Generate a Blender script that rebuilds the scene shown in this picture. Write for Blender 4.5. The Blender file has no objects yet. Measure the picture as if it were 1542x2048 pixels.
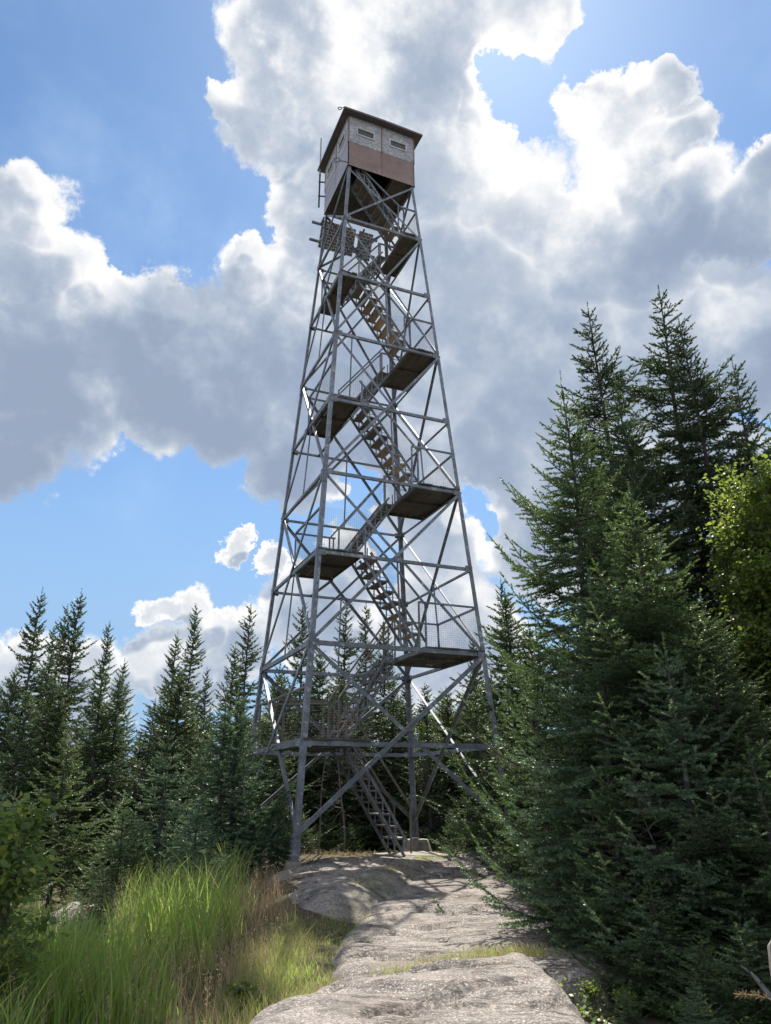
import bpy, math, random
import numpy as np
from mathutils import Vector, Matrix, noise as mnoise
random.seed(7); rng = np.random.default_rng(11)
R = math.radians
SC = bpy.context.scene; COL = SC.collection

# ---------------------------------------------------------------- camera
CAM = np.array([-6.6309, -16.6414, 1.2003]); YAW, PITCH, ROLL, FPX = R(66.709), R(20.957), R(-0.309), 1449.33
_f = np.array([math.cos(PITCH)*math.cos(YAW), math.cos(PITCH)*math.sin(YAW), math.sin(PITCH)])
_r = np.array([math.sin(YAW), -math.cos(YAW), 0.0]); _u = np.cross(_r, _f)
CR = math.cos(ROLL)*_r + math.sin(ROLL)*_u; CU = -math.sin(ROLL)*_r + math.cos(ROLL)*_u; CF = _f
cd = bpy.data.cameras.new('camera'); cam = bpy.data.objects.new('camera', cd); COL.objects.link(cam)
cd.sensor_fit = 'VERTICAL'; cd.sensor_height = 36; cd.lens = FPX/2048*36; cd.clip_start = .05; cd.clip_end = 2000
M = Matrix(((CR[0], CU[0], -CF[0], CAM[0]), (CR[1], CU[1], -CF[1], CAM[1]), (CR[2], CU[2], -CF[2], CAM[2]), (0, 0, 0, 1)))
cam.matrix_world = M; SC.camera = cam
SC.render.resolution_x = 771; SC.render.resolution_y = 1024

def ray(px, py):
    d = CF + (px-771)/FPX*CR - (py-1024)/FPX*CU
    return d/np.linalg.norm(d)
def on_z(px, py, z):
    d = ray(px, py); t = (z-CAM[2])/d[2]; return CAM + t*d
def at(px, dist):
    """ground position (x, y) seen in the column of pixel px near the horizon, dist metres away"""
    d = ray(px, 1579); h = np.hypot(d[0], d[1]); return CAM[0]+d[0]/h*dist, CAM[1]+d[1]/h*dist
def height_at(px, py, dist):
    d = ray(px, py); h = np.hypot(d[0], d[1]); return CAM[2]+d[2]/h*dist

# ---------------------------------------------------------------- light and sky
SUN_DIR = ray(950, -90); SUN_EL = math.asin(SUN_DIR[2]); SUN_AZ = math.atan2(SUN_DIR[1], SUN_DIR[0])
sl = bpy.data.lights.new('sun', 'SUN'); so = bpy.data.objects.new('sun', sl); COL.objects.link(so)
sl.energy = 5.0; sl.angle = R(.5); sl.color = (1, .93, .82)
so.rotation_euler = Vector(-SUN_DIR).to_track_quat('-Z', 'Y').to_euler()
SC.view_settings.view_transform = 'Standard'; SC.view_settings.look = 'None'
SC.view_settings.exposure = 0.85; SC.view_settings.gamma = 1; SC.view_settings.use_curve_mapping = False
SC.render.engine = 'CYCLES'
SC.cycles.max_bounces = 8; SC.cycles.diffuse_bounces = 4; SC.cycles.transmission_bounces = 4

def build_world():
    w = bpy.data.worlds.new('World'); SC.world = w; w.use_nodes = True
    nt = w.node_tree; nt.nodes.clear(); N = nt.nodes; L = nt.links
    out = N.new('ShaderNodeOutputWorld'); bg = N.new('ShaderNodeBackground'); L.new(bg.outputs[0], out.inputs[0])
    bg.inputs[1].default_value = .09
    sky = N.new('ShaderNodeTexSky'); sky.sky_type = 'NISHITA'; sky.sun_disc = False
    sky.sun_elevation = SUN_EL; sky.sun_rotation = math.pi/2 - SUN_AZ; sky.air_density = 1.0; sky.dust_density = .6; sky.ozone_density = 1.3; sky.altitude = 800
    def val(s, v):
        if isinstance(v, (int, float)): s.default_value = v
        elif isinstance(v, (tuple, list, np.ndarray)): s.default_value = tuple(float(q) for q in v)
        else: L.new(v, s)
    def mth(op, a, b=0.0, c=None, clamp=False):
        n = N.new('ShaderNodeMath'); n.operation = op; n.use_clamp = clamp; val(n.inputs[0], a); val(n.inputs[1], b)
        if c is not None: val(n.inputs[2], c)
        return n.outputs[0]
    def vm(op, a, b, sc=None):
        n = N.new('ShaderNodeVectorMath'); n.operation = op; val(n.inputs[0], a); val(n.inputs[1], b)
        if sc is not None: n.inputs['Scale'].default_value = sc
        return n.outputs[1] if op in ('DISTANCE', 'DOT_PRODUCT') else n.outputs[0]
    def mr(v, a, b, c=0, d=1, t='SMOOTHSTEP'):
        n = N.new('ShaderNodeMapRange'); n.interpolation_type = t; n.clamp = True; val(n.inputs[0], v)
        for i, q in enumerate((a, b, c, d)): val(n.inputs[i+1], q)
        return n.outputs[0]
    def mix(f, a, b):
        n = N.new('ShaderNodeMix'); n.data_type = 'RGBA'; val(n.inputs[0], f)
        for s, q in ((n.inputs[6], a), (n.inputs[7], b)): val(s, tuple(q)+(1,) if isinstance(q, tuple) else q)
        return n.outputs[2]
    def ntex(v, s, det, rough, col=False, lac=2.0):
        n = N.new('ShaderNodeTexNoise'); L.new(v, n.inputs['Vector']); n.inputs['Scale'].default_value = s
        n.inputs['Detail'].default_value = det; n.inputs['Roughness'].default_value = rough; n.inputs['Lacunarity'].default_value = lac
        return n.outputs['Color' if col else 'Fac']
    tc = N.new('ShaderNodeTexCoord').outputs['Generated']
    # cloud banks: (px, py, radius in px) of each heap, as directions on the sky
    heaps = [(610,90,150),(700,210,170),(560,240,130),(820,120,220),(960,60,170),(1060,50,125),(960,190,80),(1000,300,80),(500,210,70),(860,330,190),(700,400,190),(590,420,110),
      (960,380,120),(1060,420,140),(1150,480,170),(1300,480,190),(1470,470,130),(1220,230,110),(1300,180,85),(1340,270,80),(1165,215,60),(1270,330,130),(1520,390,70),
      (900,620,260),(1100,720,260),(1330,720,260),(1500,680,200),(720,650,190),(620,560,130),(500,560,90),(560,700,170),(700,860,190),(900,950,230),(1150,1000,250),(1400,1000,250),
      (30,420,110),(0,540,160),(120,560,110),(100,700,210),(280,690,180),(430,690,160),(20,860,160),(200,800,150),(380,800,140),(520,830,150),(600,960,110),(230,590,70),(350,610,60),
      (480,510,50),(465,1105,34),(525,1155,42),(380,1215,55),(330,1225,40),(440,1235,40),(470,1290,80),(400,1320,100),(320,1340,70),(60,1330,110),(-30,1300,80),(190,1400,120),(620,1250,120),(700,1150,90),(760,1330,160),(900,1250,180)]
    holes = [(1035,205,52),(1000,160,38),(1085,262,30),(1180,110,50),(932,1000,40),(972,1042,26),(710,960,50)]
    def density(v, fine):
        wn = ntex(v, 5.0, 7 if fine else 3, .66, True); wv = vm('SUBTRACT', wn, (.5, .5, .5)); wv = vm('SCALE', wv, (0, 0, 0), .19)
        p = vm('NORMALIZE', vm('ADD', v, wv), (0, 0, 0))
        acc = None
        for (x, y, r) in heaps:
            rr = r/FPX*(.93 if y < 1000 else 1); c = ray(x, y)
            k = (ray(x+r, y)-c); rr = float(np.linalg.norm(k))
            d = mr(vm('DISTANCE', p, c), rr*1.18, rr*.35)
            acc = d if acc is None else mth('MAXIMUM', acc, d)
        for (x, y, r) in holes:
            c = ray(x, y); rr = float(np.linalg.norm(ray(x+r, y)-c))
            d = mr(vm('DISTANCE', p, c), rr*1.5, 0.0, 0, 1.25); acc = mth('SUBTRACT', acc, d)
        bil = ntex(v, 13, 9 if fine else 5, .57)
        return mth('ADD', acc, mth('MULTIPLY', mth('SUBTRACT', bil, .5), 1.25)), bil, p
    D0, b0, pw = density(tc, True)
    D1, b1, _ = density(vm('ADD', tc, tuple(SUN_DIR*.045)), False)
    b2 = ntex(vm('ADD', tc, tuple(SUN_DIR*.014)), 13, 9, .57)
    sd = vm('DOT_PRODUCT', tc, tuple(SUN_DIR))
    near = mr(sd, .80, 1.0)
    fray = ntex(tc, 6.5, 4, .6)
    alpha = mr(D0, .22, mr(fray, .35, .65, .34, .72, 'LINEAR'))
    thin = mr(D0, .28, 1.15, 1, 0)
    lit = mr(mth('SUBTRACT', D0, D1), -.30, .50)
    calm = None          # the smooth high deck on the right
    for (x, y, r) in [(1080,720,420),(960,930,260),(1300,800,300),(820,560,150)]:
        d = mr(vm('DISTANCE', pw, ray(x, y)), r/FPX*1.1, r/FPX*.4); calm = d if calm is None else mth('MAXIMUM', calm, d)
    rough_ = mth('SUBTRACT', 1.0, mth('MULTIPLY', calm, .82))
    puff = mth('MULTIPLY', mth('MULTIPLY', mth('SUBTRACT', b0, b2), .8), rough_)
    big = ntex(tc, 3.6, 5, .55)
    tone = mth('ADD', mth('MULTIPLY', lit, .52), mth('MULTIPLY', thin, .52))
    tone = mth('ADD', tone, puff)
    tone = mth('ADD', tone, mth('MULTIPLY', mth('MULTIPLY', mth('SUBTRACT', big, .5), .6), rough_))
    tone = mth('ADD', tone, mth('MULTIPLY', near, .22)); tone = mth('ADD', tone, mth('MULTIPLY', mr(sd, .95, 1.0), .25))
    sep = N.new('ShaderNodeSeparateXYZ'); L.new(tc, sep.inputs[0])
    tone = mth('ADD', tone, mr(sep.outputs[2], .42, .15, -.06, .16))
    # sunlit shoulders and shaded bases of the big heaps
    for (x, y, r, a) in [(130,540,150,.30),(40,430,120,.30),(720,120,110,.28),(560,190,130,.22),(1060,370,170,.30),(1230,250,150,.30),(540,540,120,.28),(560,400,110,.2),(1330,340,120,.2),(1480,400,90,.2),(230,640,70,.15),
        (1450,640,120,.2),(620,700,90,.12),(450,1130,100,.2),(380,1250,120,.12),(1000,40,130,.26),(950,1010,110,.2),(240,860,110,.1),
        (860,130,100,-.28),(650,290,100,-.16),(320,700,120,-.22),(70,900,150,-.22),(420,880,130,-.12),(60,720,110,-.12),(1400,480,130,-.25),(1180,560,120,-.12),(1500,760,100,-.2),(900,420,80,-.05),(1010,900,120,-.12)]:
        tone = mth('ADD', tone, mr(vm('DISTANCE', pw, ray(x, y)), r/FPX*1.35, 0.0, 0, a))
    tone = mth('ADD', tone, mth('MULTIPLY', calm, .10))
    tone = mth('ADD', tone, -.03, clamp=True)
    cr = N.new('ShaderNodeValToRGB'); L.new(tone, cr.inputs[0]); e = cr.color_ramp; e.interpolation = 'B_SPLINE'
    CK = 1/.09/1.80
    stops = [(0, (.31, .385, .52)), (.30, (.40, .48, .62)), (.55, (.55, .62, .72)), (.75, (.80, .83, .88)), (1, (1.12, 1.10, 1.08))]
    e.elements[0].position = 0; e.elements[1].position = 1
    for i in (1, 2, 3): e.elements.new(stops[i][0])
    for el, s in zip(e.elements, stops): el.position = s[0]; el.color = s[1]+(1,)
    ck = vm('SCALE', cr.outputs[0], (0, 0, 0), CK)
    wisp = mr(ntex(tc, 3.0, 6, .6), .45, .85, 0, .4)
    veil = mix(wisp, sky.outputs[0], (6.4, 6.6, 7.0))
    # low air near the horizon is paler
    mm = N.new('ShaderNodeMix'); mm.data_type = 'RGBA'; mm.blend_type = 'MULTIPLY'; mm.inputs[0].default_value = 1; L.new(veil, mm.inputs[6]); mm.inputs[7].default_value = (.74, .92, 1.02, 1); veil = mm.outputs[2]
    sep = N.new('ShaderNodeSeparateXYZ'); L.new(tc, sep.inputs[0])
    low = mr(sep.outputs[2], .55, .08, 0, .92)
    veil = mix(low, veil, (2.2, 3.4, 5.0))
    fin = mix(alpha, veil, ck)
    # unseen bright cumulus added behind and beside the viewpoint as fill light
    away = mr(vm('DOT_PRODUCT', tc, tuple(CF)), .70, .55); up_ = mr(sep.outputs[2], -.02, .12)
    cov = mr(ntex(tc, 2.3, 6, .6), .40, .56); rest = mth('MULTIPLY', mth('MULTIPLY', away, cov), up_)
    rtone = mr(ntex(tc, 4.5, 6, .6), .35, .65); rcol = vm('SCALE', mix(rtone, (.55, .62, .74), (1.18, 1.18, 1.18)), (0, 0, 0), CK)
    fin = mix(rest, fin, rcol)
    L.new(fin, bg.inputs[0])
    w.cycles.sampling_method = 'MANUAL'; w.cycles.sample_map_resolution = 256
    return w
W = build_world()

# ---------------------------------------------------------------- helpers
def tag(o, label=None, cat=None, group=None, kind=None):
    if label: o['label'] = label
    if cat: o['category'] = cat
    if group: o['group'] = group
    if kind: o['kind'] = kind
    return o
def empty(name, loc=(0, 0, 0), rz=0, parent=None):
    o = bpy.data.objects.new(name, None); COL.objects.link(o); o.location = loc; o.rotation_euler.z = rz
    o.empty_display_size = .2
    if parent: o.parent = parent
    return o
def link(name, me, mat, parent=None, loc=None):
    o = bpy.data.objects.new(name, me); COL.objects.link(o)
    if mat and not me.materials: me.materials.append(mat)
    if parent: o.parent = parent
    if loc is not None: o.location = loc
    return o
def np_mesh(name, V, F, attr=None, k=3, smooth=False):
    V = np.ascontiguousarray(V, dtype=np.float32).reshape(-1, 3); F = np.ascontiguousarray(F, dtype=np.int32).reshape(-1, k)
    me = bpy.data.meshes.new(name); me.vertices.add(len(V)); me.vertices.foreach_set('co', V.ravel())
    me.loops.add(F.size); me.loops.foreach_set('vertex_index', F.ravel())
    me.polygons.add(len(F)); me.polygons.foreach_set('loop_start', np.arange(0, F.size, k, dtype=np.int32))
    if attr is not None:
        a = me.attributes.new('tint', 'FLOAT', 'FACE'); a.data.foreach_set('value', np.ascontiguousarray(attr, dtype=np.float32))
    if smooth: me.polygons.foreach_set('use_smooth', np.ones(len(F), dtype=bool))
    me.update(calc_edges=True); return me

class MB:
    def __init__(s): s.v = []; s.f = []
    def poly(s, rings, cap=True):
        n = len(rings[0]); b = len(s.v)
        for r in rings: s.v += [tuple(p) for p in r]
        for i in range(len(rings)-1):
            for j in range(n):
                s.f.append((b+i*n+j, b+i*n+(j+1) % n, b+(i+1)*n+(j+1) % n, b+(i+1)*n+j))
        if cap:
            s.f.append(tuple(b+j for j in reversed(range(n)))); s.f.append(tuple(b+(len(rings)-1)*n+j for j in range(n)))
        return s
    def prism(s, p0, p1, prof, A, B):
        p0, p1, A, B = map(lambda q: np.array(q, float), (p0, p1, A, B))
        return s.poly([[p+a*A+b*B for a, b in prof] for p in (p0, p1)])
    def bar(s, p0, p1, w, h, up=(0, 0, 1)):
        """rectangular bar; w across, h along up"""
        p0 = np.array(p0, float); p1 = np.array(p1, float); d = p1-p0; d /= np.linalg.norm(d)
        A = np.cross(d, up); n = np.linalg.norm(A)
        if n < 1e-4: A = np.cross(d, (1, 0, 0)); n = np.linalg.norm(A)
        A /= n; B = np.cross(A, d)
        return s.prism(p0, p1, [(-w/2, -h/2), (w/2, -h/2), (w/2, h/2), (-w/2, h/2)], A, B)
    def angle(s, p0, p1, size, nrm, t=.008, flip=1):
        """steel angle: one flange in the face plane, one pointing inwards"""
        p0 = np.array(p0, float); p1 = np.array(p1, float); d = p1-p0; d /= np.linalg.norm(d)
        n = np.array(nrm, float); n -= d*(n@d); n /= np.linalg.norm(n); A = np.cross(d, n)*flip; q = size/2
        prof = [(-q, 0), (q, 0), (q, -t), (-q+t, -t), (-q+t, -size*.8), (-q, -size*.8)]
        return s.prism(p0, p1, prof, A, n)
    def tube(s, pts, rads, n=6):
        pts = [np.array(p, float) for p in pts]; rings = []
        for i, p in enumerate(pts):
            d = pts[min(i+1, len(pts)-1)]-pts[max(i-1, 0)]; d /= (np.linalg.norm(d)+1e-9)
            A = np.cross(d, (0, 0, 1)); A = A if np.linalg.norm(A) > .05 else np.cross(d, (1, 0, 0)); A /= np.linalg.norm(A); B = np.cross(d, A)
            r = rads[i] if hasattr(rads, '__len__') else rads
            rings.append([p+r*(math.cos(2*math.pi*j/n)*A+math.sin(2*math.pi*j/n)*B) for j in range(n)])
        return s.poly(rings)
    def box(s, x0, x1, y0, y1, z0, z1):
        return s.poly([[(x0, y0, z), (x1, y0, z), (x1, y1, z), (x0, y1, z)] for z in (z0, z1)])
    def build(s, name, mat, parent=None, smooth=False):
        me = bpy.data.meshes.new(name); me.from_pydata([tuple(map(float, v)) for v in s.v], [], s.f); me.update()
        import bmesh
        bm = bmesh.new(); bm.from_mesh(me); bmesh.ops.recalc_face_normals(bm, faces=bm.faces); bm.to_mesh(me); bm.free()
        if smooth: me.polygons.foreach_set('use_smooth', np.ones(len(me.polygons), dtype=bool))
        return link(name, me, mat, parent)

# ---------------------------------------------------------------- materials
def material(name):
    m = bpy.data.materials.new(name); m.use_nodes = True; nt = m.node_tree; nt.nodes.clear()
    out = nt.nodes.new('ShaderNodeOutputMaterial'); b = nt.nodes.new('ShaderNodeBsdfPrincipled'); nt.links.new(b.outputs[0], out.inputs[0])
    return m, nt, b, out
class NT:
    def __init__(s, nt): s.nt = nt; s.N = nt.nodes; s.L = nt.links
    def val(s, sock, v):
        if isinstance(v, (int, float)): sock.default_value = v
        elif isinstance(v, (tuple, list)): sock.default_value = tuple(v)
        else: s.L.new(v, sock)
    def co(s, kind='Object'): return s.N.new('ShaderNodeTexCoord').outputs[kind]
    def mapping(s, v, scale=(1, 1, 1), rot=(0, 0, 0), loc=(0, 0, 0)):
        n = s.N.new('ShaderNodeMapping'); s.L.new(v, n.inputs[0]); n.inputs['Scale'].default_value = scale; n.inputs['Rotation'].default_value = rot; n.inputs['Location'].default_value = loc
        return n.outputs[0]
    def noise(s, v, scale, det=4, rough=.55, dist=0, col=False):
        n = s.N.new('ShaderNodeTexNoise'); s.L.new(v, n.inputs['Vector']); n.inputs['Scale'].default_value = scale
        n.inputs['Detail'].default_value = det; n.inputs['Roughness'].default_value = rough; n.inputs['Distortion'].default_value = dist
        return n.outputs['Color' if col else 'Fac']
    def ramp(s, f, stops, interp='LINEAR'):
        n = s.N.new('ShaderNodeValToRGB'); s.L.new(f, n.inputs[0]); e = n.color_ramp; e.interpolation = interp
        while len(e.elements) < len(stops): e.elements.new(.5)
        for el, (p, c) in zip(e.elements, stops): el.position = p; el.color = (c if len(c) == 4 else tuple(c)+(1,)) if hasattr(c, '__len__') else (c, c, c, 1)
        return n.outputs[0]
    def mix(s, f, a, b, mode='MIX'):
        n = s.N.new('ShaderNodeMix'); n.data_type = 'RGBA'; n.blend_type = mode; s.val(n.inputs[0], f)
        for sk, q in ((n.inputs[6], a), (n.inputs[7], b)): s.val(sk, tuple(q)+(1,) if isinstance(q, tuple) and len(q) == 3 else q)
        return n.outputs[2]
    def math(s, op, a, b=0.0, clamp=False):
        n = s.N.new('ShaderNodeMath'); n.operation = op; n.use_clamp = clamp; s.val(n.inputs[0], a); s.val(n.inputs[1], b); return n.outputs[0]
    def bump(s, h, strength, dist, nrm=None):
        n = s.N.new('ShaderNodeBump'); s.L.new(h, n.inputs['Height']); n.inputs['Strength'].default_value = strength; n.inputs['Distance'].default_value = dist
        if nrm: s.L.new(nrm, n.inputs['Normal'])
        return n.outputs[0]
    def attr(s, name):
        n = s.N.new('ShaderNodeAttribute'); n.attribute_name = name; return n.outputs['Fac']
    def rnd(s): return s.N.new('ShaderNodeObjectInfo').outputs['Random']

def m_steel():
    m, nt, b, _ = material('galvanised_steel'); t = NT(nt); v = t.co()
    n1 = t.noise(v, 3.2, 6, .65); n2 = t.noise(t.mapping(v, (9, 9, 3)), 4, 6, .7)
    base = t.ramp(n1, [(.3, (.125, .14, .17)), (.55, (.21, .23, .265)), (.75, (.38, .40, .43))])
    spots = t.ramp(n2, [(.56, 0.0), (.63, 1.0)]); light = t.ramp(t.noise(v, 7, 5, .7), [(.58, 0.0), (.66, 1.0)])
    c = t.mix(spots, base, (.085, .06, .045)); c = t.mix(t.math('MULTIPLY', light, .85), c, (.52, .53, .54))
    t.L.new(c, b.inputs['Base Color']); b.inputs['Metallic'].default_value = .1
    t.L.new(t.ramp(n2, [(.3, .4), (.7, .65)]), b.inputs['Roughness'])
    t.L.new(t.bump(n2, .2, .004), b.inputs['Normal']); return m
def m_wood(name, ca, cb, cc, scale=1.0):
    m, nt, b, _ = material(name); t = NT(nt); v = t.co()
    g = t.noise(t.mapping(v, (38*scale, 2.2*scale, 30*scale)), 1.0, 6, .65, .4); k = t.noise(v, 5, 4, .6); s2 = t.noise(v, 1.7, 3, .5)
    c = t.ramp(g, [(.3, ca), (.52, cb), (.75, cc)])
    c = t.mix(t.ramp(k, [(.58, 0.0), (.7, .8)]), c, tuple(x*.45 for x in ca))
    c = t.mix(t.ramp(s2, [(.35, .55), (.7, 0.0)]), c, tuple(x*.6 for x in ca))
    t.L.new(c, b.inputs['Base Color']); b.inputs['Roughness'].default_value = .85
    t.L.new(t.bump(g, .5, .006), b.inputs['Normal']); return m
def m_flat(name, col, rough=.6, metal=0, var=.25, scale=8):
    m, nt, b, _ = material(name); t = NT(nt); v = t.co()
    n = t.noise(v, scale, 5, .6)
    t.L.new(t.ramp(n, [(.3, tuple(c*(1-var) for c in col)), (.7, tuple(min(1, c*(1+var)) for c in col))]), b.inputs['Base Color'])
    b.inputs['Roughness'].default_value = rough; b.inputs['Metallic'].default_value = metal; return m
def m_paint_brown(name='red_brown_sheet_paint', a=(.22, .14, .122), bb=(.34, .225, .195)):
    m, nt, b, _ = material(name); t = NT(nt); v = t.co()
    c = t.ramp(t.noise(v, 1.8, 5, .6), [(.3, a), (.7, bb)])
    chips = t.ramp(t.noise(v, 17, 6, .75), [(.655, 0.0), (.67, 1.0)])
    sep = t.N.new('ShaderNodeSeparateXYZ'); t.L.new(v, sep.inputs[0])
    low = t.ramp(t.math('MULTIPLY', t.math('SUBTRACT', sep.outputs[2], 18.6), 1.0), [(0, 1.0), (.28, .12), (.9, .02)])
    chips2 = t.ramp(t.noise(v, 23, 6, .8), [(.56, 0.0), (.58, 1.0)])
    c = t.mix(chips, c, (.42, .42, .42)); c = t.mix(t.math('MULTIPLY', chips2, low), c, (.50, .50, .50))
    c = t.mix(t.ramp(t.noise(t.mapping(v, (6, 6, 1.2)), 2, 5, .7), [(.6, 0.0), (.75, .6)]), c, (.07, .04, .035))
    t.L.new(c, b.inputs['Base Color']); b.inputs['Roughness'].default_value = .5; b.inputs['Metallic'].default_value = 0
    t.L.new(t.bump(t.noise(v, 3, 3, .5), .3, .02), b.inputs['Normal']); return m
def m_plywood():
    m, nt, b, _ = material('peeling_white_plywood'); t = NT(nt); v = t.co()
    vw = t.N.new('ShaderNodeVectorMath'); vw.operation = 'ADD'; t.L.new(v, vw.inputs[0])
    wn = t.noise(v, 2.2, 3, .6, 0, True); sc = t.N.new('ShaderNodeVectorMath'); sc.operation = 'SCALE'; t.L.new(wn, sc.inputs[0]); sc.inputs['Scale'].default_value = .5; t.L.new(sc.outputs[0], vw.inputs[1])
    wv = t.noise(t.mapping(vw.outputs[0], (6, 6, 15)), 1.0, 8, .70, 2.4)
    c = t.ramp(wv, [(.40, (.25, .24, .26)), (.48, (.40, .39, .41)), (.54, (.66, .65, .66)), (.66, (.80, .79, .79))])
    c = t.mix(t.ramp(t.noise(v, 2.0, 3, .5), [(.35, .45), (.65, 0.0)]), c, (.30, .29, .32))
    t.L.new(c, b.inputs['Base Color']); b.inputs['Roughness'].default_value = .8
    t.L.new(t.bump(wv, .4, .006), b.inputs['Normal']); return m
def m_rock():
    m, nt, b, _ = material('granite'); t = NT(nt); v = t.co(); gv = t.mapping(v, (1, 1, 1), (0, 0, R(23)))
    big = t.noise(v, .9, 5, .6); mid = t.noise(t.mapping(gv, (1.0, 2.6, 2.6)), 3.2, 8, .68, .5); fine = t.noise(v, 55, 4, .75); sp = t.noise(v, 150, 3, .8)
    streak = t.noise(t.mapping(gv, (1.0, 6.5, 5)), 1.4, 7, .65, .9)
    c = t.ramp(mid, [(.28, (.11, .097, .09)), (.5, (.225, .200, .184)), (.72, (.335, .30, .275))])
    c = t.mix(t.ramp(big, [(.35, .45), (.65, 0.0)]), c, (.23, .205, .20))
    c = t.mix(t.ramp(fine, [(.38, .9), (.49, 0.0)]), c, (.10, .09, .085)); c = t.mix(t.ramp(fine, [(.54, 0.0), (.64, .8)]), c, (.66, .59, .52))
    c = t.mix(t.ramp(sp, [(.62, 0.0), (.7, .5)]), c, (.66, .60, .54))
    c = t.mix(t.ramp(t.noise(v, 4.2, 7, .72), [(.54, 0.0), (.62, .75)]), c, (.095, .092, .085)); c = t.mix(t.ramp(t.noise(v, 1.3, 6, .65), [(.55, 0.0), (.68, .55)]), c, (.21, .175, .15))
    c = t.mix(t.ramp(t.noise(v, 3.1, 6, .7), [(.6, 0.0), (.68, .35)]), c, (.30, .32, .27))
    crack = t.ramp(streak, [(.455, 0.0), (.475, 1.0), (.485, 1.0), (.505, 0.0)])
    gate = t.ramp(t.noise(v, 1.6, 3, .5), [(.47, 0.0), (.58, 1.0)])
    ck = t.math('MULTIPLY', crack, gate)
    c = t.mix(t.math('MULTIPLY', ck, .55), c, (.06, .055, .05))
    t.L.new(c, b.inputs['Base Color']); b.inputs['Roughness'].default_value = .82; b.inputs['Specular IOR Level'].default_value = .35
    h = t.math('SUBTRACT', t.math('ADD', t.math('MULTIPLY', mid, 1.0), t.math('MULTIPLY', streak, .45)), t.math('MULTIPLY', ck, .5))
    n1 = t.bump(h, .9, .05); n2 = t.bump(fine, .6, .012, n1); t.L.new(n2, b.inputs['Normal']); return m
def m_soil():
    m, nt, b, _ = material('forest_soil'); t = NT(nt); v = t.co()
    a = t.noise(v, 1.3, 6, .65); f = t.noise(v, 28, 5, .75)
    c = t.ramp(a, [(.35, (.035, .028, .018)), (.5, (.06, .048, .028)), (.62, (.05, .058, .02)), (.75, (.085, .07, .04))])
    c = t.mix(t.ramp(f, [(.5, 0.0), (.68, .7)]), c, (.13, .10, .06))
    t.L.new(c, b.inputs['Base Color']); b.inputs['Roughness'].default_value = 1
    t.L.new(t.bump(f, .8, .03), b.inputs['Normal']); return m
def m_leaf(name, stops, trans=.3, tcol=(.20, .34, .06), rough=.5, objvar=.35, spec=.3):
    """stops: colour ramp over the tint attribute; light passes through the leaf"""
    m, nt, b, out = material(name); t = NT(nt)
    c = t.ramp(t.attr('tint'), stops)
    hs = t.N.new('ShaderNodeHueSaturation'); t.L.new(c, hs.inputs['Color'])
    rn = t.rnd(); hs.inputs['Saturation'].default_value = 1
    t.L.new(t.math('ADD', t.math('MULTIPLY', rn, objvar), 1-objvar/2), hs.inputs['Value']); t.L.new(t.math('ADD', t.math('MULTIPLY', rn, .03), .485), hs.inputs['Hue'])
    c = hs.outputs[0]
    t.L.new(c, b.inputs['Base Color']); b.inputs['Roughness'].default_value = rough; b.inputs['Specular IOR Level'].default_value = spec
    tr = t.N.new('ShaderNodeBsdfTranslucent'); t.L.new(t.mix(1.0, c, tuple(x*3.2 for x in tcol)+(1,), 'MULTIPLY') if False else t.mix(.55, c, tcol), tr.inputs[0])
    mx = t.N.new('ShaderNodeMixShader'); mx.inputs[0].default_value = trans
    t.L.new(b.outputs[0], mx.inputs[1]); t.L.new(tr.outputs[0], mx.inputs[2]); t.L.new(mx.outputs[0], out.inputs[0]); return m
def m_bark(name, a, bb, scale=14):
    m, nt, b, _ = material(name); t = NT(nt); v = t.co()
    n = t.noise(t.mapping(v, (1, 1, .35)), scale, 6, .7)
    c = t.ramp(n, [(.3, a), (.7, bb)]); c = t.mix(t.ramp(t.noise(v, 4, 4, .6), [(.55, 0.0), (.65, .6)]), c, (.25, .27, .25))
    t.L.new(c, b.inputs['Base Color']); b.inputs['Roughness'].default_value = .95
    t.L.new(t.bump(n, .8, .02), b.inputs['Normal']); return m

STEEL = m_steel()
DECK = m_wood('weathered_deck_boards', (.065, .057, .053), (.14, .125, .115), (.22, .20, .185))
TREAD_OLD = m_wood('grey_tread_board', (.13, .115, .10), (.24, .215, .19), (.34, .31, .28))
TREAD_NEW = m_wood('fresh_tan_tread_board', (.24, .185, .145), (.36, .285, .225), (.46, .38, .30))
BROWN = m_paint_brown(); LILAC = m_paint_brown('grey_lilac_sheet_paint', (.33, .31, .34), (.44, .41, .44))
PLY = m_plywood(); DARKMETAL = m_flat('dark_roof_metal', (.12, .10, .10), .5, .3)
WHITEFRAME = m_flat('white_window_trim', (.55, .55, .57), .6); SCREEN = m_flat('dark_window_screen', (.11, .105, .11), .7)
BLACK = m_flat('black_antenna_plastic', (.02, .02, .022), .5); WIRE = m_flat('fence_wire', (.045, .045, .05), .8, 0)
CONC = m_flat('old_concrete', (.26, .235, .205), .95, 0, .45, 6)
PVDARK = m_flat('solar_panel_back', (.12, .105, .095), .5); PVWHITE = m_flat('solar_panel_frame', (.85, .85, .82), .5)
ROCK = m_rock(); SOIL = m_soil()
FIR = m_leaf('fir_needles', [(0, (.052, .076, .040)), (.5, (.080, .118, .058)), (.8, (.115, .17, .07)), (1, (.20, .28, .09))], .28, (.24, .38, .07), .42, .4, .5)
SPRUCE = m_leaf('spruce_needles', [(0, (.042, .062, .034)), (.5, (.065, .098, .048)), (1, (.11, .16, .065))], .2, (.15, .24, .05), .5, .45, .4)
BLUEFIR = m_leaf('blue_green_fir_needles', [(0, (.070, .115, .072)), (.5, (.105, .175, .105)), (1, (.18, .27, .14))], .26, (.22, .36, .12), .42, .3, .5)
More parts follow.
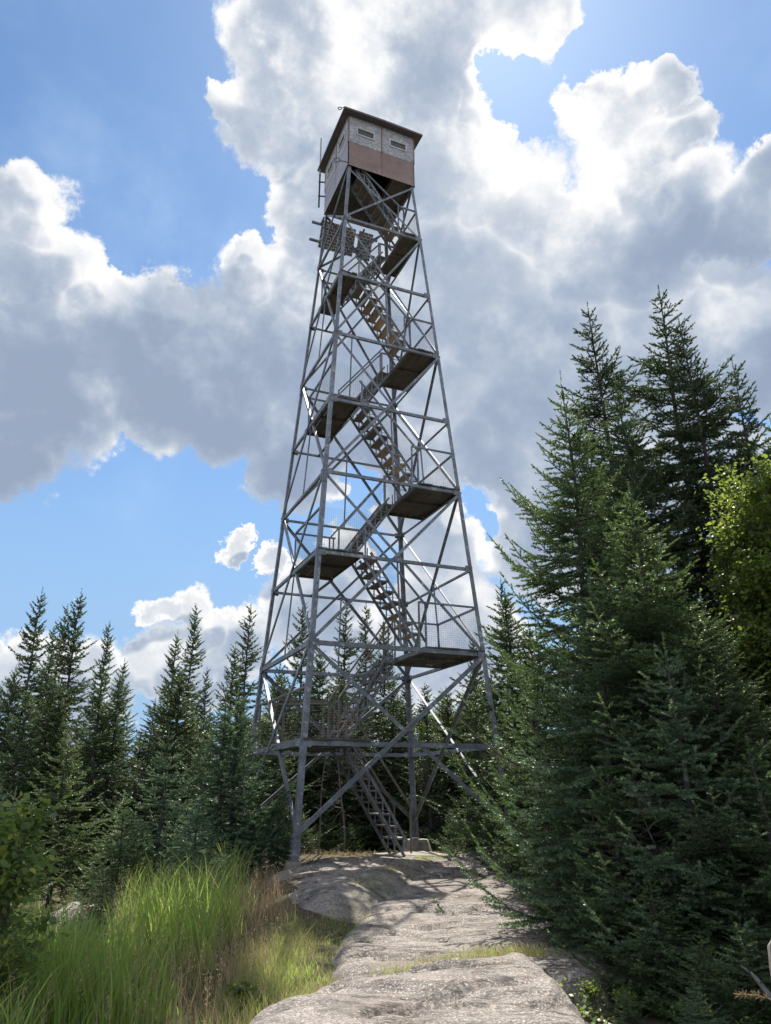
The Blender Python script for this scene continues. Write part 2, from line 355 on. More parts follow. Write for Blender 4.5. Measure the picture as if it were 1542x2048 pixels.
BROAD = m_leaf('broad_leaves', [(0, (.06, .105, .03)), (.65, (.115, .165, .045)), (1, (.32, .31, .05))], .5, (.38, .50, .08), .4, .2, .5)
GRASS = m_leaf('green_grass_blades', [(0, (.10, .15, .055)), (.5, (.17, .25, .075)), (.9, (.25, .33, .08)), (1, (.44, .38, .18))], .6, (.66, .84, .17), .4, .1, .5)
DRY = m_leaf('dry_grass_stalks', [(0, (.24, .18, .11)), (.6, (.38, .30, .18)), (1, (.52, .42, .28))], .45, (.60, .44, .26), .8, .1, .2)
BARK = m_bark('conifer_bark', (.035, .03, .026), (.085, .075, .066)); DEADW = m_bark('dead_grey_wood', (.10, .092, .085), (.22, .205, .19), 20)

# ---------------------------------------------------------------- ground
EG = np.array([math.cos(YAW), math.sin(YAW)]); ES = np.array([math.sin(YAW), -math.cos(YAW)])
def sm(x, a, b):
    t = np.clip((x-a)/(b-a), 0, 1); return t*t*(3-2*t)
def gs(x, y):
    dx = x-CAM[0]; dy = y-CAM[1]; return dx*EG[0]+dy*EG[1], dx*ES[0]+dy*ES[1]
def soil_h(x, y):
    g, s = gs(np.asarray(x, float), np.asarray(y, float))
    z = -.62 + .24*sm(g, 4, 14) - .9*sm(g, 19.5, 30) - 8*sm(g, 30, 110)
    z = z - .35*sm(-s, 2.5, 6) - .75*sm(s, 2.4, 5)*(1-sm(g, 8.5, 12)) - .5*sm(s, 4, 10) - 6*sm(np.abs(s), 25, 90)
    z = z + .2*np.exp(-((g-12.3)/1.3)**2-((s+1.6)/1.0)**2)
    z = z + .17*np.exp(-((s+1.0)/.8)**2)*sm(g, 5, 7.5)*(1-sm(g, 13, 16))
    z = z + .04*np.sin(x*1.3+y*.7) + .03*np.sin(y*2.1-x*.9) + .012*np.sin(x*7.1)*np.sin(y*6.3)
    return z
def grid_ground():
    n = 190; a = np.linspace(-1, 1, n); q = np.sign(a)*(np.abs(a)*14+np.abs(a)**4*340)
    cx, cy = CAM[0]+EG[0]*9, CAM[1]+EG[1]*9
    X, Y = np.meshgrid(cx+q, cy+q); Z = soil_h(X, Y)
    V = np.stack([X, Y, Z], -1).reshape(-1, 3); i = np.arange(n*n).reshape(n, n)
    F = np.stack([i[:-1, :-1], i[:-1, 1:], i[1:, 1:], i[1:, :-1]], -1).reshape(-1, 4)
    return np_mesh('ground', V, F, k=4, smooth=True)
tag(link('ground', grid_ground(), SOIL), kind='structure')

def seg_dist(P, poly):
    """signed distance (inside > 0) of points (n,2) to a closed polygon"""
    n = len(poly); dmin = np.full(len(P), 1e9); ins = np.zeros(len(P), bool)
    for i in range(n):
        a = poly[i]; b = poly[(i+1) % n]; ab = b-a; t = np.clip(((P-a)@ab)/(ab@ab+1e-12), 0, 1)
        d = np.linalg.norm(P-(a+t[:, None]*ab), axis=1); dmin = np.minimum(dmin, d)
        cond = ((a[1] > P[:, 1]) != (b[1] > P[:, 1])); xi = (b[0]-a[0])*(P[:, 1]-a[1])/(b[1]-a[1]+1e-12)+a[0]; ins ^= cond & (P[:, 0] < xi)
    return np.where(ins, dmin, -dmin)
def chaikin(p, k=2):
    p = np.array(p, float)
    for _ in range(k):
        q = np.roll(p, -1, 0); p = np.stack([.75*p+.25*q, .25*p+.75*q], 1).reshape(-1, 2)
    return p
ROCKS = []
CR_PX = [[(600, 1992), (700, 1968), (800, 1957), (900, 1938), (960, 1937)], [(760, 2000), (860, 1992), (960, 1984), (1085, 1962)], [(880, 1925), (960, 1922), (1010, 1915)], [(1040, 2010), (1100, 1990), (1130, 1965), (1190, 2000)], [(690, 2030), (800, 2022), (860, 2030)],
         [(795, 1842), (850, 1840), (890, 1830), (960, 1824)], [(878, 1852), (900, 1858), (925, 1859)], [(960, 1868), (1030, 1874), (1085, 1868), (1095, 1854)], [(820, 1802), (865, 1797), (905, 1800)], [(700, 1868), (740, 1862), (770, 1858)], [(860, 1752), (900, 1745), (960, 1730)], [(830, 1806), (900, 1812), (1000, 1806)], [(930, 1780), (1010, 1776)], [(730, 1900), (820, 1893), (930, 1896)]]
CR_GS = None
def rock_h(rk, P):
    d = seg_dist(P, rk['poly'])
    wob = np.array([mnoise.noise(Vector((p[0]*1.7, p[1]*1.7, rk['seed']))) for p in P])*.03
    d2 = d + wob
    prof = np.where(d2 > 0, 1-np.exp(-np.maximum(d2, 0)/rk['w']), np.minimum(d2, 0)*3.0/rk['rise'])
    g, s = gs(P[:, 0], P[:, 1])
    z = rk['z'] - rk['rise'] + rk['rise']*prof + rk['tg']*(g-rk['g0']) - rk.get('ts', 0)*np.maximum(0, s-rk.get('s0', 0))**2
    return z, d2
def make_rock(name, px, z, rise, w, tg, step=.028, seed=0, extra=None, pts=None, ts=0, s0=0, mats=None):
    poly = [on_z(a, b, z)[:2] for a, b in px] if pts is None else []
    if extra is not None: poly = poly + [CAM[:2]+EG*g+ES*s for g, s in extra]
    poly = chaikin(poly, 2)
    rk = dict(poly=poly, z=z, rise=rise, w=w, tg=tg, seed=seed+.37, g0=np.mean(gs(poly[:, 0], poly[:, 1])[0]), ts=ts, s0=s0)
    mn = poly.min(0)-.35; mx = poly.max(0)+.35
    nx = int((mx[0]-mn[0])/step); ny = int((mx[1]-mn[1])/step)
    X, Y = np.meshgrid(np.linspace(mn[0], mx[0], nx), np.linspace(mn[1], mx[1], ny)); P = np.stack([X.ravel(), Y.ravel()], -1)
    Z, d = rock_h(rk, P)
    g, s = gs(P[:, 0], P[:, 1])
    dz = np.empty(len(P))
    for i in range(len(P)):
        v = Vector((s[i]*.7, g[i]*1.9, seed)); a = mnoise.fractal(v, .9, 2.0, 5)
        l = mnoise.noise(Vector((s[i]*.45+3*a*.12, g[i]*1.5+.25*a, seed+9)))
        st = abs(l); crack = -max(0, .035-st)*2.2 if mnoise.noise(Vector((s[i]*.9, g[i]*.9, 3+seed))) > -.05 else 0
        dz[i] = .038*a + crack + .04*(1 if l > 0 else 0)*min(1, st*9)
    global CR_GS
    if CR_GS is None: CR_GS = [np.array([on_z(a, b, -.2)[:2] for a, b in pl]) for pl in CR_PX]
    for pl in CR_GS:
        wv = np.stack([.05*np.sin(P[:, 0]*6+P[:, 1]*3)+.02*np.sin(P[:, 1]*19), .04*np.cos(P[:, 0]*8)], -1)
        dm = np.full(len(P), 9.); sd_ = np.zeros(len(P)); et = np.zeros(len(P))
        for k, (a, b) in enumerate(zip(pl[:-1], pl[1:])):
            ab = b-a; q = P+wv-a; t = np.clip((q@ab)/(ab@ab), 0, 1); r_ = q-t[:, None]*ab; dd = np.linalg.norm(r_, axis=1); m = dd < dm
            dm = np.where(m, dd, dm); sd_ = np.where(m, np.sign(r_@EG), sd_); et = np.where(m, (k+t)/(len(pl)-1), et)
        amp = np.clip(np.sin(np.clip(et, 0, 1)*math.pi)*1.6, 0, 1)
        dz -= amp*(.065*np.exp(-(dm/.024)**2)+.040*np.exp(-dm/.25)*(sd_ < 0))
    Z = Z+dz*np.clip(d*3+.5, 0, 1)
    keep = (d > -.32); idx = np.arange(nx*ny).reshape(ny, nx); k2 = keep.reshape(ny, nx)
    q = np.stack([idx[:-1, :-1], idx[:-1, 1:], idx[1:, 1:], idx[1:, :-1]], -1).reshape(-1, 4)
    q = q[k2.ravel()[q].all(1)]
    o = link(name, np_mesh(name, np.stack([P[:, 0], P[:, 1], Z], -1), q, k=4, smooth=True), ROCK)
    tag(o, kind='structure'); ROCKS.append(rk); return o
make_rock('granite_slab', [(385, 2048), (500, 1995), (620, 1947), (730, 1932), (860, 1917), (1000, 1903), (1085, 1905), (1135, 1940), (1195, 1985), (1228, 2048)], -.18, .38, .11, .014, .035, 1,
          extra=[(4.6, 2.0), (2.8, 1.7), (2.6, -2.2), (4.5, -2.3), (5.6, -2.2)])
make_rock('granite_slab', [(625, 1928), (660, 1860), (718, 1805), (785, 1752), (872, 1722), (940, 1708), (1040, 1702), (1120, 1706), (1120, 1740), (1060, 1775), (1090, 1805), (1185, 1840), (1240, 1880), (1250, 1940), (1150, 1950), (1000, 1925), (860, 1932), (730, 1945)], -.25, .30, .12, .012, .045, 2)
make_rock('granite_slab', [(525, 1740), (540, 1722), (600, 1710), (700, 1706), (800, 1702), (900, 1699), (960, 1700), (880, 1722), (800, 1762), (735, 1792), (650, 1800), (585, 1790), (550, 1765)], -.07, .30, .35, -.012, .06, 3)
make_rock('granite_slab', [(60, 1850), (90, 1800), (150, 1782), (205, 1785), (240, 1810), (200, 1850), (120, 1870)], -.42, .3, .3, .02, .06, 4)
make_rock('granite_boulder', [(575, 1848), (600, 1830), (640, 1832), (650, 1850), (610, 1862)], -.33, .16, .12, .0, .04, 5)
def surf_h(P):
    z = soil_h(P[:, 0], P[:, 1]); on = np.full(len(P), -9.)
    for rk in ROCKS:
        zz, d = rock_h(rk, P); on = np.maximum(on, d); z = np.where(d > 0, np.maximum(z, zz), z)
    return z, on

# ---------------------------------------------------------------- the tower
LV = [0.0, 2.07, 4.10, 6.16, 8.20, 10.26, 12.32, 14.38, 16.49, 18.56]
def hz(z): return 2.383 + (1.067-2.383)*(z-.41)/(18.6-.41)
SG = {'F': (-1, -1), 'R': (1, -1), 'B': (1, 1), 'L': (-1, 1)}
FACES = [('F', 'R', (0, -1, 0)), ('R', 'B', (1, 0, 0)), ('B', 'L', (0, 1, 0)), ('L', 'F', (-1, 0, 0))]
def node(k, z, inset=0): h = hz(z)-inset; return np.array([SG[k][0]*h, SG[k][1]*h, z])
tower = empty('fire_lookout_tower')
tag(tower, 'tall grey steel fire lookout tower with zigzag stairs and a small boarded cab on top', 'lookout tower')
for k in 'FRBL':
    sx, sy = SG[k]; mb = MB(); zs = [.05, 4.1, 4.1, 8.2, 8.2, 12.32, 12.32, 18.62]; sz = [.115, .105, .095, .085]
    for i in range(4):
        p0 = node(k, zs[2*i]-(.1 if i else 0)); p1 = node(k, zs[2*i+1]); s_ = sz[i]; t = .011
        mb.prism(p0, p1, [(0, 0), (s_, 0), (s_, t), (t, t), (t, s_), (0, s_)], (-sx, 0, 0), (0, -sy, 0))
        # splice plate with bolts
        if i:
            for fl in ((-sx, 0, 0), (0, -sy, 0)):
                other = (0, -sy, 0) if fl[0] else (-sx, 0, 0); n = -np.array(other, float)
                a = node(k, zs[2*i]-.28)+np.array(fl)*.045+n*.005; b = node(k, zs[2*i]+.2)+np.array(fl)*.045+n*.005
                mb.bar(a, b, .075, .01, n)
                for q in np.linspace(.08, .92, 6): c = a+(b-a)*q+n*.008; mb.tube([c, c+n*.012], .009, 6)
    # foot
    p = node(k, .02); mb.box(p[0]-.02*sx-.09, p[0]-.02*sx+.09, p[1]-.09, p[1]+.09, -.03, -.005)
    mb.prism(node(k, 0, -.016), node(k, .42, -.016), [(0, 0), (.15, 0), (.15, .012), (.012, .012), (.012, .15), (0, .15)], (-sx, 0, 0), (0, -sy, 0))
    for q in (.06, .14, .22, .3, .38):
        for o in (.04, .10):
            c = node(k, q, -.016); mb.tube([c+np.array((-sx*o, sy*.0, 0)), c+np.array((-sx*o, sy*.022, 0))], .014, 6); mb.tube([c+np.array((0, -sy*o, 0)), c+np.array((sx*.022, -sy*o, 0))], .014, 6)
    mb.build('leg', STEEL, tower)
for a, b, n in FACES:
    n = np.array(n, float)
    for j in range(1, 10):
        z = LV[j]
        if j == 9: continue
        mb = MB(); off = -n*.004; sz = .095 if j <= 2 else .075
        mb.angle(node(a, z)+off, node(b, z)+off, sz, n, flip=-1)
        for kk in (a, b):      # gusset plates
            c = node(kk, z)+n*.010; d = node(b if kk == a else a, z)-node(kk, z); d /= np.linalg.norm(d)
            mb.bar(c+d*.02, c+d*.2, .007, .16, (0, 0, 1))
        mb.build('girt', STEEL, tower)
    for j in range(0, 9, 2):
        z0 = .38 if j == 0 else LV[j]; z1 = LV[j+2] if j+2 < 10 else LV[9]; sz = .085 if j == 0 else (.07 if j < 6 else .06)
        for (p, q, oo, fl) in ((a, b, .018, 1), (b, a, -.028, -1)):
            mb = MB(); p0 = node(p, z0)+n*oo; p1 = node(q, z1)+n*oo; mb.angle(p0, p1, sz, n, .007, fl)
            for e, s_ in ((p0, 1), (p1, -1)):
                d = (p1-p0)/np.linalg.norm(p1-p0)*s_
                for w in (.05, .11): c = e+d*w+n*.001; mb.tube([c, c+n*.014], .010, 6)
            mb.build('cross_brace', STEEL, tower)
        if 0 < j < 8:          # rod from the crossing of the X down to the girt
            zc = (z0+z1)/2 + .12; mid0 = (node(a, z0)+node(b, z0))/2 - n*.05; h = hz(zc); mid1 = np.array([n[0]*h, n[1]*h, zc]) - n*.05
            mb = MB(); mb.bar(mid0 if j else mid0*0+mid1-np.array((0, 0, 1.4)), mid1, .035, .03); mb.build('hanger', STEEL, tower)

def wire_net(mb, p00, p10, p01, p11, du=.05, dv=.05, r=.0014, sag=0):
    """square wire net over the quad; p00-p10 bottom, p01-p11 top"""
    p00, p10, p01, p11 = [np.array(q, float) for q in (p00, p10, p01, p11)]
    def S(u, v): return (p00*(1-u)+p10*u)*(1-v)+(p01*(1-u)+p11*u)*v
    nu = max(2, int(np.linalg.norm(p10-p00)/du)); nv = max(2, int(np.linalg.norm(p01-p00)/dv))
    for i in range(nu+1): mb.tube([S(i/nu, 0), S(i/nu, 1)], r, 3)
    for i in range(nv+1): mb.tube([S(0, i/nv), S(1, i/nv)], r, 3)

YB = [None, .35, .05, .20, .30, .45, .50, .55, .60]    # back edge of each landing
def landing(j):
    z = LV[j]; h = hz(z); right = j % 2 == 0; s = 1 if right else -1
    xi = {1: -.78, 2: .60}.get(j, .64 if right else -.86); xo = s*(h-.01); y0 = -h+.02; y1 = YB[j]
    g = empty('landing', parent=tower); lo, hi = min(xi, xo), max(xi, xo)
    mb = MB(); n = max(3, round((hi-lo)/.21)); wd = (hi-lo-.02)/n; r_ = random.Random(j)
    for i in range(n):
        e0 = r_.uniform(-.05, .03); e1 = r_.uniform(-.02, .06); dz = r_.uniform(-.003, .003)
        mb.box(lo+.01+i*wd, lo+.01+(i+1)*wd-r_.uniform(.006, .022), y0-.03+e0*.6, y1+e1, z+.055+dz, z+.092+dz)
    mb.build('deck', DECK, g)
    mb = MB()
    mb.angle((xi, y0, z+.05), (xi, y1, z+.05), .10, (s*-1, 0, 0), flip=1); mb.angle((xo, y0, z+.05), (xo, y1, z+.05), .09, (s, 0, 0))
    for y in (y0+.03, (y0+y1)/2, y1): mb.bar((lo+.012, y, z+.018), (hi-.012, y, z+.018), .045, .068)
    # knee supports back to the face girts
    mb.bar((xi, y1, z+.0), (xi, h, z-.0), .05, .05)
    mb.build('frame', STEEL if j < 3 else DECK, g)
    H1 = 1.02; zt = z+.09+H1; zb = z+.10
    # rails on the outer, front and back sides
    fx = s*(h-.10); fy = -h+.10; yb = y1-.03; fi = xi-s*.12
    mb = MB()
    mb.bar((fx, fy, zt), (fx, yb, zt-.0), .045, .045)
    if right: mb.bar((fx, fy, zt), (fi, fy, zt), .045, .04)
    mb.bar((fx, yb, zt), (xi if right else xi+.05, yb, zt), .04, .04)
    for p in ((fx, yb), (xi, yb)) + (((fi, fy),) if right else ()): mb.bar((p[0], p[1], zb), (p[0], p[1], zt), .035, .035)
    mb.build('rail', STEEL if j > 1 else TREAD_OLD, g)
    mb = MB(); 
    wire_net(mb, (fx, fy, zb), (fx, yb, zb), (fx, fy, zt), (fx, yb, zt))
    wire_net(mb, (fx, fy+.02, zb), (fi, fy+.02, zb), (fx, fy+.02, zt+.0), (fi, fy+.02, zt+.0))
    if j > 1: wire_net(mb, (fx, yb, zb), (xi, yb, zb), (fx, yb, zt), (xi, yb, zt))
    mb.build('wire_net', WIRE, g)
    return xi
XI = {j: landing(j) for j in range(1, 9)}
# the first landing reaches back along the left side and is closed by a taller net
mb = MB(); z = LV[1]; h = hz(z)
net = empty('rear_fence', parent=tower)
for p in ((-h+.15, 1.9), (-1.5, 1.9), (-.72, 1.05), (-.5, .45)): mb.bar((p[0], p[1], z), (p[0], p[1], z+1.15), .05, .05)
mb.bar((-h+.15, 1.9, z+1.15), (-.72, 1.05, z+1.15), .05, .05); mb.bar((-.72, 1.05, z+1.15), (-.5, .45, z+1.15), .05, .05); mb.bar((-h+.15, .3, z+1.12), (-h+.15, 1.9, z+1.15), .05, .05)
mb.build('rail', TREAD_OLD, net); mb = MB()
wire_net(mb, (-h+.15, 1.9, z), (-.72, 1.05, z), (-h+.15, 1.9, z+1.15), (-.72, 1.05, z+1.15), .3, .085, .0022)
wire_net(mb, (-h+.15, .3, z), (-h+.15, 1.9, z), (-h+.15, .3, z+1.12), (-h+.15, 1.9, z+1.15), .3, .085, .0022)
mb.build('wire_net', WIRE, net)
mb = MB()
for i in range(5): mb.box(-h+.05+i*.3, -h+.05+i*.3+.28, .40, 1.95, z+.05, z+.09)
o = mb.build('floor_boards', DECK, net)

def flight(z0, x0, z1, x1, ya, yb, fresh=(), mats=None, net_side=None, rails=(0, 1), nt=8, rz=None):
    g = empty('stair_flight', parent=tower); dx = x1-x0; dz = z1-z0; Ln = math.hypot(dx, dz); ux = dx/Ln; uz = dz/Ln
    P = lambda t, y, o=0: np.array([x0+dx*t-uz*o*math.copysign(1, dx)*1.0, y, z0+dz*t+abs(ux)*o])
    for y, sy in ((ya, -1), (yb, 1)):
        mb = MB()
        mb.angle(P(0, y, -.02), P(1, y, -.02), .055, (0, sy, 0), .006); mb.angle(P(0.02, y, .20), P(.98, y, .20), .05, (0, sy, 0), .006)
        for i in range(nt+1):
            t0 = (i+.35)/(nt+1); t1 = min(.98, t0+.045); a = P(t0, y, -.0); mb.bar(a, (a[0], y, a[2]+.31), .028, .012, (0, 1, 0))
            if i < nt and i % 1 == 0: mb.bar(P(t0, y, .19), P(t0+.055, y, 0), .012, .010, (0, 1, 0))
        mb.build('stringer', STEEL, g)
    td = .215
    for i in range(nt):
        t = (i+1)/(nt+1); p = P(t, 0, .06); mb = MB(); s = math.copysign(1, dx); r_ = random.Random(i*7+int(z0*10))
        za = p[2]+.05; tilt = r_.uniform(-.012, .012)
        mb.poly([[(p[0]-td/2, ya-.01, za+tilt), (p[0]+td/2, ya-.01, za-tilt), (p[0]+td/2, yb+.01, za-tilt), (p[0]-td/2, yb+.01, za+tilt)],
                 [(p[0]-td/2, ya-.01, za+.036+tilt), (p[0]+td/2, ya-.01, za+.036-tilt), (p[0]+td/2, yb+.01, za+.036-tilt), (p[0]-td/2, yb+.01, za+.036+tilt)]])
        mb.build('tread', TREAD_NEW if i in fresh else TREAD_OLD, g)
    if rz is None: rz = (1.06, .70)
    for r in rails:
        y = (ya-.03, yb+.03)[r]; mb = MB()
        a = np.array([x0-.12*math.copysign(1, dx), y, z0+rz[0]]); b = np.array([x1+.02*math.copysign(1, dx), y, z1+rz[1]])
        mb.bar(a, b, .04, .04); mb.bar((a[0], y, z0+.05), (a[0], y, a[2]), .035, .035)
        c = P(.97, y); mb.bar(c, (c[0], y, z1+rz[1]), .03, .03)
        mb.build('handrail', STEEL if z0 > 3 else TREAD_OLD, g)
        if net_side == r:
            mb = MB(); wire_net(mb, P(0, y, .2), P(1, y, .2), a, b, .055, .055); mb.build('wire_net', WIRE, g)
    return g
FL = 0.08
flight(-.16, .66, LV[1], XI[1]-.02, -.72, .12, (6,), net_side=1, rz=(1.0, 1.0))
for j in range(1, 8):
    z0, z1 = LV[j]+FL, LV[j+1]+FL; h = hz(z1)
    if j % 2:   # back flights, rising to the right
        yb = YB[j]-.04 if j > 1 else .28; yb = min(yb, YB[j+1]+.12)
        flight(z0, XI[j]+.02, z1, XI[j+1]-.02, yb-.66, yb, () if j != 1 else (0, 1), net_side=1, rz=(1.02, 1.02))
    else:
        ya = -hz(z0)+.16; ya = (ya-hz(z1)+.16)/2
        flight(z0, XI[j]-.02, z1, XI[j+1]+.02, ya, ya+.74, {2: (0, 1), 4: (0, 1, 2, 3), 6: (0, 1, 2, 3, 4, 5)}.get(j, ()), net_side=0, rails=(0,), rz=(1.02, .62))
ZC = LV[9]+.08
flight(LV[8]+FL, XI[8]-.02, ZC, -.80, -1.0, -.36, (0, 1), net_side=None, rails=(0,), rz=(1.02, .2))

# ---------------------------------------------------------------- the cab
cab = empty('cab', parent=tower); HC = 1.10; Z0, Z1, Z2 = 18.64, 19.54, 20.60
mb = MB()   # floor with stair opening
for i in range(10):
    y = -HC+.02+i*.2155
    segs = [(-HC+.02, HC-.02)] if y > -.30 else [(.35, HC-.02)]
    for a, b in segs: mb.box(a, b, y, y+.205, Z0+.07, Z0+.11)
for x in (-HC+.06, -.4, .4, HC-.06):
    mb.box(x-.025, x+.025, (-HC+.03 if abs(x) > .38 and x > 0 or x < -1 else -.28), HC-.03, Z0-.05, Z0+.068)
mb.build('floor', DECK, cab)
mb = MB(); wire_net(mb, (-.4, -.3, Z0-.06), (.95, -.3, Z0-.06), (-.4, .75, Z0-.06), (.95, .75, Z0-.06), .07, .05, .004); mb.build('wire_screen', WIRE, cab)
def wall(n, lower, upper, win=True):
    n = np.array(n, float); a = np.array([-n[1], n[0], 0]) if True else None     # along the wall
    def P(u, z, o=0): return a*u+n*(HC+o)+np.array((0, 0, z))
    def slab(mb, u0, u1, z0, z1, o0, o1):
        mb.poly([[P(u0, z0, o0), P(u1, z0, o0), P(u1, z0, o1), P(u0, z0, o1)], [P(u0, z1, o0), P(u1, z1, o0), P(u1, z1, o1), P(u0, z1, o1)]])
    e = .028
    mb = MB(); slab(mb, -HC, -.004, Z0, Z1, -.02, 0); slab(mb, .004, HC, Z0, Z1, -.02, 0)
    for u in (-HC+.03, -.03, .03, HC-.03):
        for z in np.arange(Z0+.06, Z1, .085): mb.tube([P(u, z, 0), P(u, z, .006)], .010, 5)
    slab(mb, -HC-.004, HC+.004, Z0-.035, Z0+.025, .002, .012)
    mb.build('lower_wall_panel', lower, cab)
    for u0, u1 in ((-HC+e, -e*.8), (e*.8, HC-e)):
        c = (u0+u1)/2; wu, wz0, wz1 = .255, Z1+.40, Z1+.62; mb = MB()
        slab(mb, u0, c-wu, Z1+.004, Z2, -.02, .006); slab(mb, c+wu, u1, Z1+.004, Z2, -.02, .006)
        slab(mb, c-wu, c+wu, Z1+.004, wz0, -.02, .006); slab(mb, c-wu, c+wu, wz1, Z2, -.02, .006)
        mb.build('upper_wall_panel', upper, cab)
        mb = MB(); f = .045
        slab(mb, c-wu-f, c+wu+f, wz0-f, wz0, .007, .028); slab(mb, c-wu-f, c+wu+f, wz1, wz1+f, .007, .028)
        slab(mb, c-wu-f, c-wu, wz0, wz1, .007, .028); slab(mb, c+wu, c+wu+f, wz0, wz1, .007, .028)
        mb.build('window_frame', WHITEFRAME, cab)
        mb = MB(); slab(mb, c-wu, c+wu, wz0, wz1, -.014, -.006); mb.build('window_screen', SCREEN, cab)
    mb = MB()
    slab(mb, -HC-.006, -HC+e-.002, Z1-.01, Z2, .008, .018); slab(mb, HC-e+.002, HC+.006, Z1-.01, Z2, .008, .018); slab(mb, -.02, .02, Z1-.02, Z2, .008, .02)
    mb.build('wall_trim', BROWN, cab)
wall((0, -1, 0), BROWN, PLY); wall((-1, 0, 0), LILAC, PLY); wall((1, 0, 0), BROWN, PLY); wall((0, 1, 0), LILAC, PLY)
mb = MB(); o = 1.32; zr = Z2
ring = lambda q, z, bow=0: [(-q, -q, z), (0, -q, z-bow), (q, -q, z), (q, 0, z-bow), (q, q, z), (0, q, z-bow), (-q, q, z), (-q, 0, z-bow)]
mb.poly([ring(o-.02, zr-.03, -.02), ring(o, zr-.03, -.02), ring(o, zr+.035, -.03), ring(.05, zr+.45)])
mb.build('roof', DARKMETAL, cab)
mb = MB(); mb.tube([(-1.29, -1.31, 20.60), (-1.36, -1.30, 20.57), (-1.40, -1.28, 20.55)], .012, 6)
for a in range(12):
    t0 = a/12*2*math.pi; t1 = (a+1)/12*2*math.pi; c = np.array((-1.45, -1.27, 20.53)); f_ = lambda t: c+CR*.06*math.cos(t)+np.array((0, 0, 1))*.05*math.sin(t)
    mb.tube([f_(t0), f_(t1)], .014, 5)
mb.build('ring_hook', BLACK, cab)
mb = MB(); mb.tube([(-1.08, -1.12, 18.64), (-1.2, -1.10, 18.68), (-1.33, -1.03, 18.72)], .013, 6)
for a in range(14):
    t0 = a/14*2*math.pi; t1 = (a+1)/14*2*math.pi; c = np.array((-1.41, -.99, 18.76)); f_ = lambda t: c+CR*.085*math.cos(t)+np.array((0, 0, 1))*.085*math.sin(t)
    mb.tube([f_(t0), f_(t1)], .011, 5)
mb.build('ring_hook', BLACK, cab)
# antenna on the left corner
ant = empty('antenna', parent=tower); mb = MB(); mb.tube([(-1.26, 1.20, 18.95), (-1.26, 1.20, 20.3)], .03, 8)
for z in (19.40, 20.0): mb.bar((-1.30, 1.2, z), (-1.06, 1.12, z), .035, .03)
mb.build('mast', BLACK, ant)
mb = MB(); mb.tube([(-1.26, 1.20, 20.3), (-1.26, 1.20, 20.75), (-1.26, 1.2, 20.751), (-1.26, 1.20, 21.95)], [.034, .034, .028, .024], 8); mb.build('whip', m_flat('grey_fibreglass', (.3, .31, .33), .5), ant)
# solar panels on outriggers behind the top panel
sp = []
for u0, u1 in ((-1.08, .10), (.22, .72)):
    g = empty('solar_panel', parent=tower); mb = MB(); A = np.array((0, 1.34, 18.62)); B = np.array((0, 1.72, 17.80)); X = np.array((1, 0, 0.)); nn = np.cross(X, B-A); nn /= np.linalg.norm(nn)
    P = lambda u, v, o: A+(B-A)*v+X*u+nn*o
    mb.poly([[P(u0, 0, 0), P(u1, 0, 0), P(u1, 1, 0), P(u0, 1, 0)], [P(u0, 0, .025), P(u1, 0, .025), P(u1, 1, .025), P(u0, 1, .025)]]); mb.build('backing', PVDARK, g)
    mb = MB(); nr = 9; nc = max(3, int((u1-u0)/.135))
    for i in range(nr+1):
        v = i/nr
        for o in (-.004, ): mb.bar(P(u0, v, o), P(u1, v, o), .012, .004, nn)
    for i in range(nr):
        for k in range(nc+1):
            u = u0+(u1-u0)*min(1, max(0, (k+(.5 if i % 2 else 0))/nc)); mb.bar(P(u, i/nr, -.008), P(u, (i+1)/nr, -.008), .012, .003, nn)
    mb.build('cell_grid', PVWHITE, g)
mb = MB()
for z, y in ((18.50, 1.44), (18.00, 1.68)): mb.bar((-1.40, y, z), (.9, y, z), .07, .06)
for x in (-1.1, .3): mb.bar((x, 1.10, 18.5), (x, 1.42, 18.5), .05, .05); mb.bar((x, 1.12, 17.7), (x, 1.66, 17.97), .05, .05)
mb.build('panel_bracket', STEEL, tower)

# footings: concrete under the legs, slab under the stair
def conc(name, label, cx, cy, sx, sy, z0, z1, taper=.85, sd=0, group=None):
    r_ = random.Random(sd); mb = MB(); rings = []
    for t, k in ((0, 1), (.55, (1+taper)/2), (.92, taper), (1, taper*.93)):
        ring = []
        for i in range(16):
            a = (i+.5)/16*2*math.pi; c, s = math.cos(a), math.sin(a); m_ = max(abs(c), abs(s)); q = 1/m_ if True else 1
            q = min(q, 1.28); jt = 1+r_.uniform(-.03, .03)
            ring.append((cx+c*q*sx*k*jt, cy+s*q*sy*k*jt, z0+(z1-z0)*t+r_.uniform(-.006, .006)))
        rings.append(ring)
    mb.poly(rings); o = mb.build(name, CONC); tag(o, label, 'footing', group); return o
h0 = hz(.0)
conc('concrete_footing', 'low worn concrete footing under the nearest leg of the tower', -h0+.03, -h0+.03, .15, .14, -.5, -.03, .92, 1)
conc('concrete_footing', 'tapered concrete pier under the rear leg beside the stair slab', h0, h0, .42, .36, -.75, -.035, .72, 2)
conc('concrete_footing', 'concrete footing under the right leg, screened by fir branches', h0, -h0, .3, .3, -.7, -.035, .85, 3)
conc('concrete_footing', 'concrete footing under the left leg, hidden low among young firs', -h0, h0, .3, .3, -.9, -.035, .85, 4)
mb = MB(); mb.box(.35, 1.75, -1.0, .45, -.62, -.17)
tag(mb.build('concrete_slab', CONC), 'flat concrete slab under the foot of the lowest stair', 'slab')

